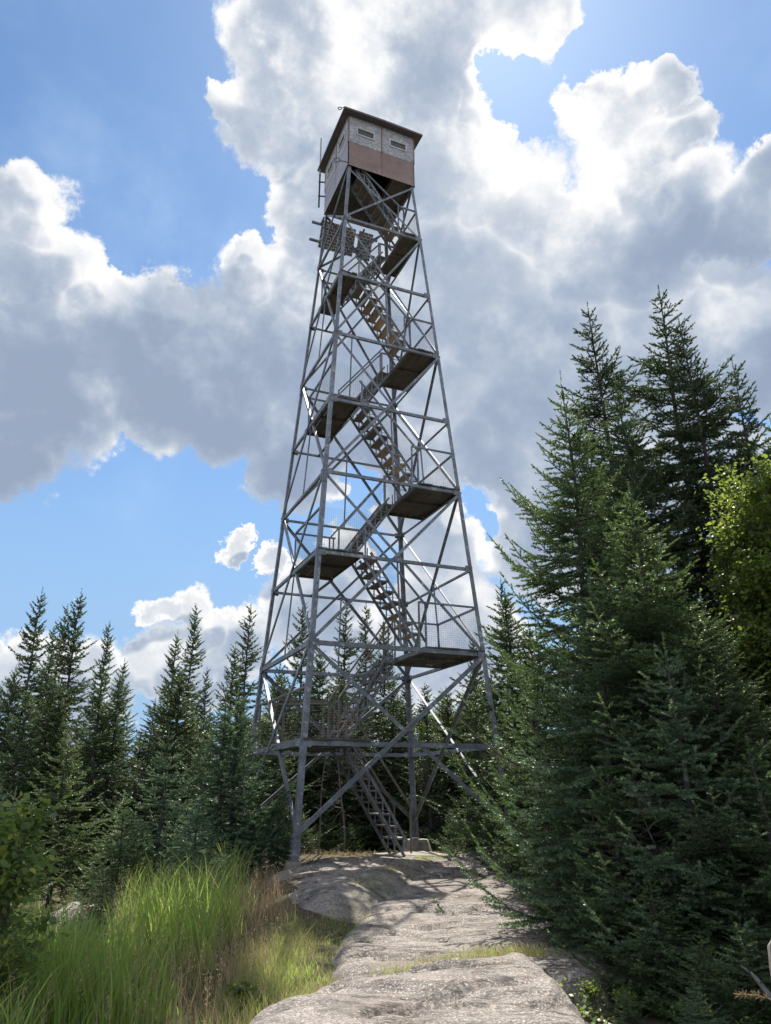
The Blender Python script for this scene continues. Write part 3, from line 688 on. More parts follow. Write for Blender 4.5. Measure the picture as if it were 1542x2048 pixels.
# ---------------------------------------------------------------- plants
def unit(v): return v/(np.linalg.norm(v, axis=-1, keepdims=True)+1e-9)
def needles(P, D, Ln, T, K, nl, w, seed=0, sweep=58, jit=.35):
    """needle triangles round every shoot. P start, D unit direction, Ln length, T tint"""
    r = np.random.default_rng(seed); P = np.asarray(P, np.float32); D = unit(np.asarray(D, np.float32)); Ln = np.asarray(Ln, np.float32); n = len(P)
    A = unit(np.cross(D, unit(r.normal(size=(n, 3))))); B = np.cross(D, A)
    k = np.arange(K); t = ((k+.5)/K)[None]+r.uniform(-.03, .03, (n, K)); ph = k[None]*2.39996+r.uniform(0, 6.28, (n, 1))+r.uniform(-.3, .3, (n, K))
    sw = np.radians(sweep)+r.uniform(-jit, jit, (n, K)); rad = np.cos(ph)[..., None]*A[:, None]+np.sin(ph)[..., None]*B[:, None]
    nd = np.cos(sw)[..., None]*D[:, None]+np.sin(sw)[..., None]*rad
    nd[:, -1] = D + r.normal(size=(n, 3))*.1
    base = P[:, None]+D[:, None]*(t*Ln[:, None])[..., None]; L_ = nl*r.uniform(.75, 1.15, (n, K))[..., None]
    side = unit(np.cross(nd, unit(r.normal(size=(n, K, 3)))))*w*.5
    V = np.stack([base-side, base+side, base+nd*L_], 2)
    F = np.arange(n*K*3).reshape(-1, 3); tt = np.repeat(np.asarray(T)[:, None], K, 1)+r.uniform(-.08, .08, (n, K))
    return V.reshape(-1, 3), F, np.clip(tt, 0, 1).ravel()
class Tubes:
    """many thin tapering three- or n-sided tubes, fast"""
    def __init__(s): s.V = []; s.F = []; s.n = 0
    def add(s, pts, rads, k=3):
        pts = np.asarray(pts, float); m = len(pts); d = np.gradient(pts, axis=0); d = unit(d); a = np.cross(d, (0.31, .2, .93)); a = unit(a); b = np.cross(d, a)
        ang = np.arange(k)*2*np.pi/k; ring = pts[:, None]+np.asarray(rads)[:, None, None]*(np.cos(ang)[None, :, None]*a[:, None]+np.sin(ang)[None, :, None]*b[:, None])
        i = np.arange(m*k).reshape(m, k); j = np.roll(i, -1, 1); q = np.stack([i[:-1], j[:-1], j[1:], i[1:]], -1).reshape(-1, 4)+s.n
        s.V.append(ring.reshape(-1, 3)); s.F.append(q); s.n += m*k
    def mesh(s, name): return np_mesh(name, np.concatenate(s.V), np.concatenate(s.F), k=4, smooth=True)

def conifer(name, seed, H, Rm, z0=.3, dens=1.0, detail='hi', power=.85, up_top=50, up_low=-6, dead=0, gap=.0, lean=.0, leader=.5, bare=.14, clump=0., tipup=.25):
    r = np.random.default_rng(seed); wood = Tubes(); SP, SD, SL, ST = [], [], [], []
    hi = detail == 'hi'; sl = .085 if hi else .17; tw_gap = (.074 if hi else .13)/dens
    r0 = .0085*H+.010; zz = np.linspace(0, H, 14); bend = lean*(zz/H)**2
    ax = lambda z: np.array([lean*(z/H)**2+.03*math.sin(z*1.7+seed), .03*math.cos(z*1.3+seed), z])
    wood.add([ax(z) if z > 0 else np.array([0, 0, -.6]) for z in zz], [r0*(1-z/H)**.8+.006 for z in zz], 7 if hi else 5)
    def shoot(p, d, L, t): SP.append(p); SD.append(d); SL.append(L); ST.append(t)
    # leader
    n = max(2, int(leader/sl))
    for i in range(n): shoot(ax(H-leader*.2)+np.array([0, 0, leader*(i/n-.3)]), np.array([r.normal()*.05, r.normal()*.05, 1]), sl, .7)
    z = z0; first = True
    branches = []
    while z < H-.10:
        f = (H-z)/(H-z0); nb = 5 if f > .15 else 4; a0 = r.uniform(0, 6.28)
        for b in range(nb):
            if r.random() < gap: continue
            branches.append((z+r.uniform(-.05, .05), a0+b*6.283/nb+r.uniform(-.35, .35), f, 1.0))
        for b in range(3 if f > .1 else 1): branches.append((z+r.uniform(.05, .2), r.uniform(0, 6.28), f, r.uniform(.45, .8)))
        z += (.27 if hi else .28)*(.75+.5*f)*r.uniform(.8, 1.2)/(dens**.4)
    phi = r.uniform(0, 6.28, 3)
    for (zb, az, f, sc) in branches:
        L = Rm*(f**power)*r.uniform(.62, 1.12)*sc*(1+.22*math.sin(az*2+phi[0])+.12*math.sin(zb*3.1+phi[1]+az)); 
        if clump: L *= 1+clump*math.sin(zb*2*math.pi/1.15+phi[2]+.8*math.sin(az))
        L = max(.10, L); zb = min(max(zb, .05), H-.06)
        el = np.radians(up_low+(up_top-up_low)*(1-f)**1.6+r.uniform(-8, 8)); h = np.array([math.cos(az), math.sin(az), 0.])
        ns = max(4, int(L/.16)); tt = np.linspace(0, 1, ns)
        side = np.array([-h[1], h[0], 0])*r.uniform(-.12, .12)
        pts = ax(zb)[None]+L*(tt[:, None]*(h*math.cos(el))[None]+side*(tt**2)[:, None]); pts[:, 2] += L*(math.sin(el)*tt-.16*np.sin(tt*math.pi)*min(1, f*1.6)+tipup*f*tt**3*.6)
        wood.add(pts, np.linspace(.006+.009*L, .002, ns)*(1 if hi else 1.3), 3)
        dead_here = r.random() < dead*(f**2)
        # sample along the branch
        d = unit(np.gradient(pts, axis=0)); s0 = .02 if L < .4 else bare*L*(.5+.8*f)
        s = s0
        sgn = 1
        def pt(q):
            u = min(max(q/L, 0), .9999)*(ns-1); i = int(u); w = u-i; return pts[i]*(1-w)+pts[min(i+1, ns-1)]*w, d[i]
        while s < L:
            p, dd = pt(s); sgn = -sgn; lat = unit(np.cross(dd, (0, 0, 1.)))*sgn
            tl = min(.75, .60*(L-s)+.05)*r.uniform(.6, 1.1)
            td = unit(dd*.72+lat*.75+np.array([0, 0, r.uniform(-.22, .12)])); e = p+td*tl
            if tl > .12: wood.add([p, (p+e)/2, e], [.003, .0022, .0012], 3)
            if dead_here:
                for _ in range(2): q = p+td*tl*r.uniform(.2, .8); wood.add([q, q+unit(r.normal(size=3)+td)*.12], [.0018, .0008], 3)
            else:
                m = max(1, round(tl/sl))
                for i in range(m):
                    last = i == m-1; shoot(p+td*tl*(i/m), td, tl/m*1.08, (.35+.45*last)*r.uniform(.6, 1.2)+.1*(1-f))
                    if tl > .16 and i < m and i > 0:
                        for q in (-1, 1):
                            l2 = unit(td*.7+q*unit(np.cross(td, (0, 0, 1.)))*.7+np.array([0, 0, r.uniform(-.2, .15)])); shoot(p+td*tl*(i/m), l2, min(sl*1.1, .03+(tl-tl*i/m)*.55), .55*r.uniform(.5, 1.4))
                shoot(p, dd, sl, .3*r.uniform(.5, 1.3))
            s += tw_gap*(.8+.5*r.random())
        if not dead_here: p, dd = pops = pts[-1], d[-1]; shoot(p-dd*.02, dd, sl*1.1, .9); 
    if dead:
        for _ in range(int(26*dead*H)):
            zb = r.uniform(.2, H*.45); az = r.uniform(0, 6.28); L = r.uniform(.3, 1.0)*Rm*.6; p = ax(zb); dd = unit(np.array([math.cos(az), math.sin(az), r.uniform(-.35, .2)]))
            pts = [p+dd*L*t+np.array([0, 0, -.1*L*t*t])+r.normal(size=3)*.015 for t in (0, .35, .7, 1)]; wood.add(pts, [.007, .005, .003, .001], 3)
            for _ in range(5): q = pts[0]+(pts[3]-pts[0])*r.uniform(.3, .95); e = q+unit(dd+r.normal(size=3)*.9)*r.uniform(.08, .3); wood.add([q, (q+e)/2+r.normal(size=3)*.01, e], [.0025, .0018, .0007], 3)
    K, nl, w = (24, .024, .0135) if hi else (10, .058, .042)
    V, F, T = needles(SP, SD, SL, ST, K, nl, w, seed)
    print(name, 'shoots', len(SP), 'tris', len(F))
    return np_mesh(name+'_crown', V, F, T), wood.mesh(name+'_trunk')

def place_tree(kind, x, y, H, label, cat='fir tree', group=None, mat=None, name='fir_tree', rz=None, width=1.0, z=None, bark=None, lean=(0, 0)):
    crown, trunk, H0 = kind
    z = float(soil_h(x, y)) if z is None else z
    e = empty(name, (x, y, z-.03), random.uniform(0, 6.28) if rz is None else rz); k = H/H0; e.scale = (k*width, k*width, k); e.rotation_euler.x = lean[0]; e.rotation_euler.y = lean[1]
    c = bpy.data.objects.new('crown', crown); t = bpy.data.objects.new('trunk', trunk)
    for o, m in ((c, mat or FIR), (t, bark or BARK)):
        COL.objects.link(o); o.parent = e
        if not o.data.materials: o.data.materials.append(None)
        o.material_slots[0].link = 'OBJECT'; o.material_slots[0].material = m
    tag(e, label, cat, group); return e
K_YF = conifer('young_fir', 1, 3.2, 1.35, .12, 1.05, 'hi', .85, 44, -2, leader=.45, tipup=.5) + (3.2,)
K_FA = conifer('fir_a', 2, 7.0, 2.5, 1.0, 1.15, 'hi', .9, 42, -3, dead=.25, leader=.5, tipup=.45) + (7.0,)
K_FB = conifer('fir_b', 3, 7.0, 1.95, .5, 1.35, 'hi', .78, 30, -14, dead=.35, gap=.06, leader=.35, clump=.24, tipup=.35) + (7.0,)
K_SA = conifer('spruce_a', 4, 8.0, 2.1, .5, 1.0, 'lo', .85, 40, -14, dead=.3, gap=.12, leader=.5, clump=.18) + (8.0,)
K_SB = conifer('spruce_b', 5, 8.0, 1.6, .5, 1.0, 'lo', .85, 40, -14, dead=.4, gap=.2, leader=.4, clump=.3) + (8.0,)
K_SC = conifer('spruce_c', 6, 6.0, 2.0, .1, 1.0, 'lo', .8, 45, -6, dead=.1, leader=.4) + (6.0,)
def tree_px(kind, px, py, dist, label, **k):
    """tree whose top shows at (px, py) when it stands dist metres away"""
    d = ray(px, py); h = math.hypot(d[0], d[1]); x, y = CAM[0]+d[0]/h*dist, CAM[1]+d[1]/h*dist
    z = float(soil_h(x, y)); H = height_at(px, py, dist)-z; return place_tree(kind, x, y, H, label, z=z, **k)

# right-hand group
G1 = 'firs crowding the right side of the rock path'
tree_px(K_FA, 1125, 765, 11.3, 'dense fir with a bare spiky leader, leftmost and nearest the path of the right-hand group', group=G1, width=.76, mat=FIR)
tree_px(K_FB, 1180, 622, 14.5, 'narrow dark fir with a slim spire, left of the twin tallest tops on the right', group=G1, mat=SPRUCE, width=.74)
tree_px(K_FB, 1316, 592, 13.5, 'tallest fir of the right-hand group, with an open feathery top', group=G1, mat=SPRUCE, width=.78)
tree_px(K_FB, 1362, 652, 12.8, 'bushy-topped fir pressed against the right side of the tallest fir', group=G1, mat=SPRUCE, width=.8)
tree_px(K_FB, 1466, 740, 12.2, 'dark fir right of the twin tallest tops, nearest the right edge', group=G1, mat=SPRUCE, width=.72)
tree_px(K_FA, 1235, 770, 12.4, 'fir top filling the gap between the slim spire and the tallest fir', group=G1, mat=FIR, width=.85)
tree_px(K_FB, 1545, 850, 13.0, 'fir at the very right edge of the photo above the bright leaves', group=G1, mat=FIR, width=.8)
tree_px(K_FA, 1262, 985, 9.6, 'full green fir in front of the tall spires, its branch tips pointing up', group=G1, mat=FIR, width=1.25)
tree_px(K_FA, 1400, 1200, 8.8, 'shaded fir with dead grey twigs under its crown, in the middle of the right-hand group', group=G1, mat=SPRUCE, width=1.35)
tree_px(K_YF, 1180, 1180, 9.3, 'young blue-green fir standing before the dense leftmost fir of the right-hand group', mat=BLUEFIR, name='young_fir', cat='young fir', width=1.15)
tree_px(K_YF, 1332, 1300, 8.2, 'young fir with a pale five-tiered top in the centre of the right-hand thicket', mat=BLUEFIR, name='young_fir', cat='young fir', width=1.1)
tree_px(K_YF, 1215, 1545, 8.5, 'low wide young fir with drooping lit branches beside the shaded end of the rock path', mat=FIR, name='young_fir', cat='young fir', width=1.35)
tree_px(K_YF, 1072, 1262, 12.0, 'yellow-green young fir reaching in front of the right tower leg', mat=FIR, name='young_fir', cat='young fir', width=.78)
tree_px(K_YF, 1160, 1530, 11.6, 'small bright fir at the upper end of the rock path, under the long brace ends', mat=FIR, name='young_fir', cat='young fir', width=.75)
tree_px(K_YF, 1300, 1760, 7.6, 'low fir with lit sprays hanging over the dark hollow at the lower right', mat=FIR, name='young_fir', cat='young fir', width=2.0)
tree_px(K_YF, 1500, 1500, 7.9, 'shadowy young fir filling the right edge above the dark hollow', mat=SPRUCE, name='young_fir', cat='young fir', width=1.6)
tree_px(K_YF, 1190, 1690, 9.2, 'knee-high fir at the right rim of the middle rock slab', mat=FIR, name='young_fir', cat='young fir', width=.95)
for i, (px, py, d, lab) in enumerate([(1400, 1865, 7.0, 'small fir seedling with lit tips over the hollow, left of the grey board'), (1235, 1900, 7.6, 'fir seedling growing from the right flank of the middle rock slab'), (1330, 1925, 7.4, 'fir seedling low in the dark hollow at the lower right'), (1480, 1840, 7.4, 'dark fir seedling behind the grey board'), (1250, 1975, 6.9, 'flat fir seedling spreading beside the nearest rock slab'), (1390, 1960, 6.6, 'dim fir seedling at the bottom of the hollow')]):
    tree_px(K_YF, px, py, d, lab, cat='fir seedling', mat=(FIR, SPRUCE, BLUEFIR)[i % 3], name='fir_seedling', width=1.7)

# skyline on the left and behind the tower
sky = [(85,1185,27,K_SA,'broad-shouldered spruce, left one of the two tallest tops at the far left'),(133,1217,28,K_SB,'thin spruce squeezed between the two tallest tops at the far left'),
 (163,1187,27.5,K_SA,'tall spruce with layered branches, right one of the two tallest tops at the far left'),(110,1255,25,K_SB,'slim lower spruce in front of the two tallest tops at the far left'),
 (218,1250,26,K_SB,'open spruce with a visible stem and sparse tiers, third skyline top from the left'),(250,1322,24,K_SA,'shorter spruce with upswept branches right of the sparse-tiered one'),
 (30,1340,24,K_SC,'squat spruce at the left edge under the far-left tops'),(355,1268,26,K_SA,'spruce with long low branches left of the narrow clubbed top'),
 (392,1215,27,K_SB,'narrow spruce with a clubbed dark top standing left of the tower'),(415,1340,23,K_SB,'small spruce top just right of the clubbed one'),
 (500,1215,27,K_SB,'spire just left of the tower with a second crooked top'),(470,1290,28,K_SA,'lower crooked top beside the spire just left of the tower'),
 (330,1395,22,K_SC,'round-shouldered spruce in the dip of the skyline left of the tower'),(607,1205,30,K_SA,'lone pointed spruce seen between the left and front legs of the tower'),
 (560,1330,30,K_SC,'low spruce seen through the left side of the tower'),(692,1205,29,K_SB,'dark spruce top seen through the middle of the tower, behind the hanging rod'),
 (732,1215,30,K_SB,'thin spruce top just right of the hanging rod inside the tower'),(768,1240,28,K_SA,'spruce behind the treads of the third flight'),
 (640,1300,26,K_SC,'bushy spruce seen between the front leg and the second stair flight'),(1003,1165,21,K_SB,'distant dark spruce top between the right leg and the near firs'),
 (945,1275,21,K_SA,'small dark fir top seen beneath the right landing fence')]
for px, py, d, k, lab in sky: tree_px(k, px, py, d, lab, cat='spruce tree', group='spruces on the skyline', mat=SPRUCE, name='spruce_tree', width=random.uniform(.72, .92))
# middle rows and the shaded wood behind the tower
G2 = 'spruces in the shaded wood behind the rock'
def wood_row(px0, px1, n, d0, d1, h0, h1, seed, label, group):
    r = random.Random(seed)
    for i in range(n):
        px = px0+(px1-px0)*(i+r.uniform(.1, .9))/n; d = r.uniform(d0, d1); x, y = at(px, d)
        place_tree(r.choice([K_SA, K_SC, K_SC, K_SB]), x, y, r.uniform(h0, h1), label, cat='spruce tree', group=group, mat=SPRUCE, name='spruce_tree', width=r.uniform(1.1, 1.45))
wood_row(-120, 560, 13, 19, 22, 3.2, 4.8, 1, 'shaded spruce in the front of the dark wood left of the tower, below the skyline', 'spruces along the front of the left wood')
wood_row(-160, 560, 12, 23, 25, 3.8, 5.0, 2, 'dark spruce deeper in the wood left of the tower, behind the front row', 'spruces in the second row of the left wood')
wood_row(540, 1010, 11, 24.5, 27, 5.0, 6.0, 3, 'dark spruce directly behind the tower base and the lowest stair', 'spruces behind the tower base')
wood_row(560, 1010, 9, 28, 31, 5.4, 6.4, 4, 'spruce deep behind the tower base, glimpsed between nearer dark trees', 'deep spruces behind the tower base')
wood_row(1000, 1750, 12, 15, 19, 4.5, 6.5, 5, 'shaded spruce behind the tall firs of the right-hand group', 'spruces behind the right-hand firs')
wood_row(-100, 1000, 14, 33, 40, 5.0, 6.4, 6, 'farthest low spruce glimpsed through gaps in the wood beyond the tower', 'farthest spruces')
wood_row(1150, 1900, 9, 10.5, 13, 3.0, 4.5, 7, 'dim spruce under the tall firs near the right edge', 'spruces in the shade at the right')
# young firs left of the tower
yl = [(337,1472,13.2,'young blue-green fir with a long pale leader standing alone among the left-hand shade',BLUEFIR,1.15),(452,1412,15,'left one of the twin blue-green firs beside the left tower leg',BLUEFIR,1.1),
 (478,1385,15.4,'right one of the twin blue-green firs beside the left tower leg',BLUEFIR,1.1),(-12,1490,8.2,'fir at the left edge holding stubby branch ends into the photo',BLUEFIR,.8),
 (250,1590,12.4,'low fir behind the tall grass, left of the lone young fir',FIR,1.4),(400,1600,12.2,'small fir half buried in tall grass right of the lone young fir',BLUEFIR,1.5),(210,1745,10.2,'dark little fir bush beside the small left rock',SPRUCE,1.6),
 (140,1480,15.5,'yellow-green fir in front of the dark wood at the left',FIR,1.3),(560,1590,15.6,'young fir behind the foot of the nearest tower leg',BLUEFIR,1.3),(30,1590,11.5,'dim fir between the left edge and the lone rock',FIR,1.3),
 (-60,1640,6.9,'low fir sprays poking in at the left edge above the yellow leaves',BLUEFIR,1.3)]
for px, py, d, lab, m, w in yl: tree_px(K_YF, px, py, d, lab, mat=m, name='young_fir', cat='young fir', width=w)

# ---- broad-leaved bushes and trees
def broadleaf(name, seed, H, Rm, n_leaf, ls=.055, z0=.15, stems=5, droop=.3):
    r = np.random.default_rng(seed); wood = Tubes(); C = []; Dn = []
    for i in range(stems):
        a = r.uniform(0, 6.28); top = np.array([math.cos(a), math.sin(a), 0])*Rm*r.uniform(.1, .6)+np.array([0, 0, H*r.uniform(.7, 1)])
        pts = [np.array([0, 0, -.3])]+[top*t+np.array([0, 0, .06*math.sin(t*5)])+r.normal(size=3)*.03*H*t for t in (.3, .6, .85, 1)]; wood.add(pts, np.array([.02, .015, .010, .006, .003])*H*.45, 5)
        for j in range(16):
            t = r.uniform(.2, 1); k = min(3, int(t*4)); p = pts[k]*(1-(t*4-k))+pts[min(k+1, 4)]*(t*4-k); L = Rm*r.uniform(.25, .75)*(1.25-t*.7)
            d = unit(r.normal(size=3)*np.array([1, 1, .35])+np.array([0, 0, .25])); e = p+d*L; wood.add([p, (p+e)/2+r.normal(size=3)*.03*L, e], [.006, .004, .0015], 3)
            m = n_leaf//(stems*16); q = r.uniform(.25, 1.02, m); C.append(p+(e-p)*q[:, None]+r.normal(size=(m, 3))*.09*L**.5*Rm**.3); Dn.append(np.tile(d, (m, 1)))
    C = np.concatenate(C); Dn = np.concatenate(Dn); n = len(C)
    D = unit(Dn*.6+r.normal(size=(n, 3))*.6+np.array([0, 0, -droop])); U = unit(np.array([0, 0, 1.])+r.normal(size=(n, 3))*.55); S = unit(np.cross(D, U)); U = np.cross(S, D); l = (ls*r.uniform(.6, 1.25, n))[:, None]
    # leaf: six points, folded along the rib
    a = C; tip = C+D*l-U*l*.12; m1 = C+D*l*.35; m2 = C+D*l*.7
    lf = [m1+S*l*.34+U*l*.08, m2+S*l*.26+U*l*.04]; rt = [m1-S*l*.34+U*l*.08, m2-S*l*.26+U*l*.04]
    V = np.stack([a, lf[0], lf[1], tip, rt[1], rt[0]], 1); b = (np.arange(n)*6)[:, None, None]; F = (np.array([[0, 1, 2], [0, 2, 3], [0, 3, 4], [0, 4, 5]])[None]+b).reshape(-1, 3)
    T = np.repeat(np.clip(r.normal(.45, .2, n)+(r.random(n) < .06)*.5, 0, 1), 4)
    return np_mesh(name+'_foliage', V.reshape(-1, 3), F, T), wood.mesh(name+'_stems')
B1 = broadleaf('birch', 21, 3.4, 1.7, 32000, .042, stems=9)
B1R = broadleaf('birch_slim', 24, 3.4, .95, 34000, .030, stems=8)
B2 = broadleaf('bush', 22, 1.9, .8, 3000, .062, stems=8)
B3 = broadleaf('herb', 23, .45, .32, 260, .06, stems=4)
def bush(kind, x, y, sc, label, name='leafy_bush', cat='bush', group=None, z=None, mat=BROAD, rz=0):
    z = float(soil_h(x, y)) if z is None else z; e = empty(name, (x, y, z), rz); e.scale = (sc,)*3
    for nm, me, m in (('foliage', kind[0], mat), ('stem', kind[1], BARK)):
        o = bpy.data.objects.new(nm, me); COL.objects.link(o); o.parent = e
        if not me.materials: me.materials.append(None)
        o.material_slots[0].link = 'OBJECT'; o.material_slots[0].material = m
    tag(e, label, cat, group); return e
def apex_px(px, py, d): q = ray(px, py); h = math.hypot(q[0], q[1]); return CAM[0]+q[0]/h*d, CAM[1]+q[1]/h*d
x, y = apex_px(1590, 880, 10.6); bush(B1R, x, y, (height_at(1590, 880, 10.6)-float(soil_h(x, y)))/3.3, 'bright yellow-green birch glowing between the firs at the right edge', 'birch_tree', 'birch tree', z=float(soil_h(x, y)))
x, y = apex_px(1515, 960, 11.6); bush(B1R, x, y, (height_at(1515, 960, 11.6)-float(soil_h(x, y)))/3.3, 'lower leafy birch branches at the right edge below the glowing one', 'birch_tree', 'birch tree', rz=2)
x, y = at(905, 29); bush(B1, x, y, 1.72, 'leafy yellow-green tree seen under the right landing, behind the rear leg', 'birch_tree', 'birch tree', rz=1)
x, y = at(985, 27); bush(B1, x, y, 1.5, 'leafy tree behind the right brace ends, beside the one under the right landing', 'birch_tree', 'birch tree', rz=4)
x, y = at(565, 31); bush(B1, x, y, 1.75, 'pale green leafy tree seen through the left side of the tower', 'birch_tree', 'birch tree', rz=3)
x, y = at(5, 6.7); bush(B2, x, y, 1.05, 'yellow-leaved birch sapling at the left edge over the small rock', 'birch_sapling', 'sapling', rz=1)
x, y = at(30, 6.2); bush(B2, x, y, .5, 'low yellowing leaves at the left edge under the birch sapling', 'leafy_bush', 'bush', rz=2.2)
x, y = at(1150, 7.3); bush(B3, x, y, .55, 'small leafy shoot at the right rim of the nearest rock slab', 'leafy_herb', 'herb', z=-.5)
for i, (px, py, d, sc, lab) in enumerate([(1215,1990,7.3,.6,'trailing leafy herb low against the right flank of the nearest slab'),(1300,1960,7.6,.6,'second patch of leaves in the dim hollow right of the nearest slab'),(1330,2045,6.9,.6,'dark leafy herb at the bottom edge right of the nearest slab'),
   (500,1985,7.0,.55,'grey-green herb at the grass edge left of the nearest slab'),(445,1900,7.8,.6,'small herb tucked in the brown grass left of the path')]):
    x, y = at(px, d); bush(B3, x, y, sc, lab, 'leafy_herb', 'herb', rz=i)

# ---- grass
def blades(n_target, region, h0, h1, w, seed, lean=.5, on_rock=False, segs=5, clump=None, tint=(.2, .8), wind=(0, 0), zoff=0, curl=.5):
    """curved tapering blades; region(P)->probability"""
    r = np.random.default_rng(seed); (xa, xb, ya, yb), prob = region
    g = r.uniform(xa, xb, n_target); s = r.uniform(ya, yb, n_target)
    if clump:
        nc = clump; cg = r.uniform(xa, xb, nc); cs = r.uniform(ya, yb, nc); k = r.integers(0, nc, n_target); sel = r.random(n_target) < .75
        g = np.where(sel, cg[k]+r.normal(0, .07, n_target), g); s = np.where(sel, cs[k]+r.normal(0, .07, n_target), s)
    P = CAM[:2]+g[:, None]*EG+s[:, None]*ES; pr = prob(g, s); z, on = surf_h(P) if n_target < 60000 else (soil_h(P[:, 0], P[:, 1]), np.full(n_target, -1.))
    if not on_rock: pr = pr*(on < .03)
    keep = r.random(n_target) < pr; P = P[keep]; z = z[keep]; g = g[keep]; s = s[keep]; n = len(P)
    hmul = pr[keep]**.35; a = r.uniform(0, 6.28, n); dr = np.stack([np.cos(a), np.sin(a)], -1)+np.array(wind); H = r.uniform(h0, h1, n)*hmul; ln = lean*r.uniform(.15, 1, n)*H
    bend = r.uniform(.2, 1.0, n)*curl; t = np.linspace(0, 1, segs+1); base = np.stack([P[:, 0], P[:, 1], z-.02+zoff], -1)
    cur = base[:, None, :]+np.concatenate([dr[:, None, :]*(ln[:, None]*(t**2)[None]*(1+bend[:, None]))[..., None], (H[:, None]*(t[None]-bend[:, None]*.45*(t**3)[None]))[..., None]], -1)
    b = r.uniform(0, 6.28, n); sd = np.stack([np.cos(b), np.sin(b), np.zeros(n)], -1); wd = (w*r.uniform(.6, 1.2, n))[:, None]*np.array([.7, 1, .95, .75, .45, .04, .02])[None, :segs+1] if segs == 5 else (w*r.uniform(.6, 1.2, n))[:, None]*np.linspace(1, .05, segs+1)[None]
    Lf = cur-sd[:, None]*wd[..., None]/2; Rt = cur+sd[:, None]*wd[..., None]/2
    V = np.stack([Lf, Rt], 2).reshape(n, -1, 3); m = 2*(segs+1); q = np.array([[2*i, 2*i+1, 2*i+3, 2*i+2] for i in range(segs)]); F = q[None]+(np.arange(n)*m)[:, None, None]
    T = np.repeat(np.clip(r.uniform(tint[0], tint[1], n), 0, 1), segs)
    return V.reshape(-1, 3), F.reshape(-1, 4), T, cur
def blade_obj(name, parts, mat, label, cat):
    V = []; F = []; T = []; o = 0
    for p in parts: V.append(p[0]); F.append(p[1]+o); T.append(p[2]); o += len(p[0])
    ob = link(name, np_mesh(name, np.concatenate(V), np.concatenate(F), np.concatenate(T), k=4), mat); tag(ob, label, cat, kind='stuff'); return ob
def nz(g, s, sc, sd):
    return np.array([mnoise.noise(Vector((a*sc, b*sc, sd))) for a, b in zip(g, s)])
edge = lambda g: -.95-.02*(g-8)         # right limit of the grassy ground
def p_tall(g, s):
    lim = np.interp(g, [5, 6.5, 7.5, 9, 11, 12.5, 14], [-1.45, -1.45, -1.55, -1.5, -1.75, -2.0, -2.4]); k = sm(lim-s, -.05, .5)
    k *= 1-.85*((g > 8.6) & (s < -3.0-.25*(g-8.6))); return k*np.clip(.7+1.3*nz(g, s, .8, 3), .12, 1)
t1 = blades(19000, ((4.6, 13.5, -6.2, -1.2), p_tall), .45, 1.05, .0105, 1, .40, clump=380, tint=(.1, .97), wind=(.0, .0), curl=.35)
t3 = blades(3000, ((4.8, 9.5, -5.0, -1.3), p_tall), .7, 1.2, .018, 31, .42, clump=150, tint=(.5, .97), curl=.6)
t2 = blades(9000, ((5.5, 13.5, -5.8, -1.3), p_tall), .25, .6, .007, 2, .9, tint=(.0, .7))
blade_obj('tall_grass', [t1, t2, t3], GRASS, 'tall green grass growing thick along the lower left, its tips arching over', 'grass')
def p_dry(g, s):
    k = np.exp(-((s+1.55+.02*g)/.55)**2)*sm(g, 5.2, 7)+.5*np.exp(-((s+2.4)/.6)**2-((g-11.5)/1.3)**2); return np.clip(k*(.8+1.6*nz(g, s, 1.1, 8)), 0, 1)
d1 = blades(12000, ((5.0, 13.5, -3.4, -.4), p_dry), .2, .5, .0055, 4, .4, tint=(0, 1))
def p_dryfew(g, s): return .5*np.exp(-((s+2.6)/1.5)**2)+0*g
d2 = blades(2600, ((5.0, 12.5, -5.5, -1.0), p_dryfew), .6, 1.15, .005, 5, .3, tint=(.3, 1))
# seed heads on the dry stalks
hp = d2[3][:, -1]; r_ = np.random.default_rng(3); hv = []; 
for k in range(14):
    c = hp+np.array([0, 0, -.012*k])[None]+r_.normal(0, .010, hp.shape); hv.append(c)
C = np.concatenate(hv); n = len(C); D = unit(r_.normal(size=(n, 3))+np.array([0, 0, .8])); S = unit(np.cross(D, r_.normal(size=(n, 3))))
hd = (np.stack([C-S*.003, C+S*.003, C+S*.002+D*.018, C-S*.002+D*.018], 1).reshape(-1, 3), np.arange(n*4).reshape(-1, 4), r_.uniform(.3, 1, n))
blade_obj('dry_grass', [d1, d2, hd], DRY, 'dry tan grass and seed stalks between the green grass and the rock', 'grass')
def strip(pts, w):
    g0 = np.array([gs(*on_z(a, b, -.25)[:2]) for a, b in pts])
    def f(g, s):
        P = np.stack([g, s], -1); d = np.full(len(P), 9.)
        for a, b in zip(g0[:-1], g0[1:]):
            ab = b-a; t = np.clip(((P-a)@ab)/(ab@ab), 0, 1); d = np.minimum(d, np.linalg.norm(P-(a+t[:, None]*ab), axis=1))
        return np.exp(-(d/w)**2)
    mn = g0.min(0)-2*w; mx = g0.max(0)+2*w; return ((mn[0], mx[0], mn[1], mx[1]), f)
seam = [(600, 1965), (660, 1948), (740, 1936), (860, 1922), (960, 1908), (1080, 1905)]
side = [(640, 1925), (675, 1860), (725, 1805), (790, 1760), (860, 1725), (930, 1712)]
s1 = blades(15000, strip(seam, .10), .07, .17, .005, 6, .8, on_rock=True, segs=3, tint=(.0, .8), zoff=.03); s1d = blades(15000, strip(seam, .12), .08, .22, .004, 7, .6, on_rock=True, segs=3, tint=(.2, 1), zoff=.03)
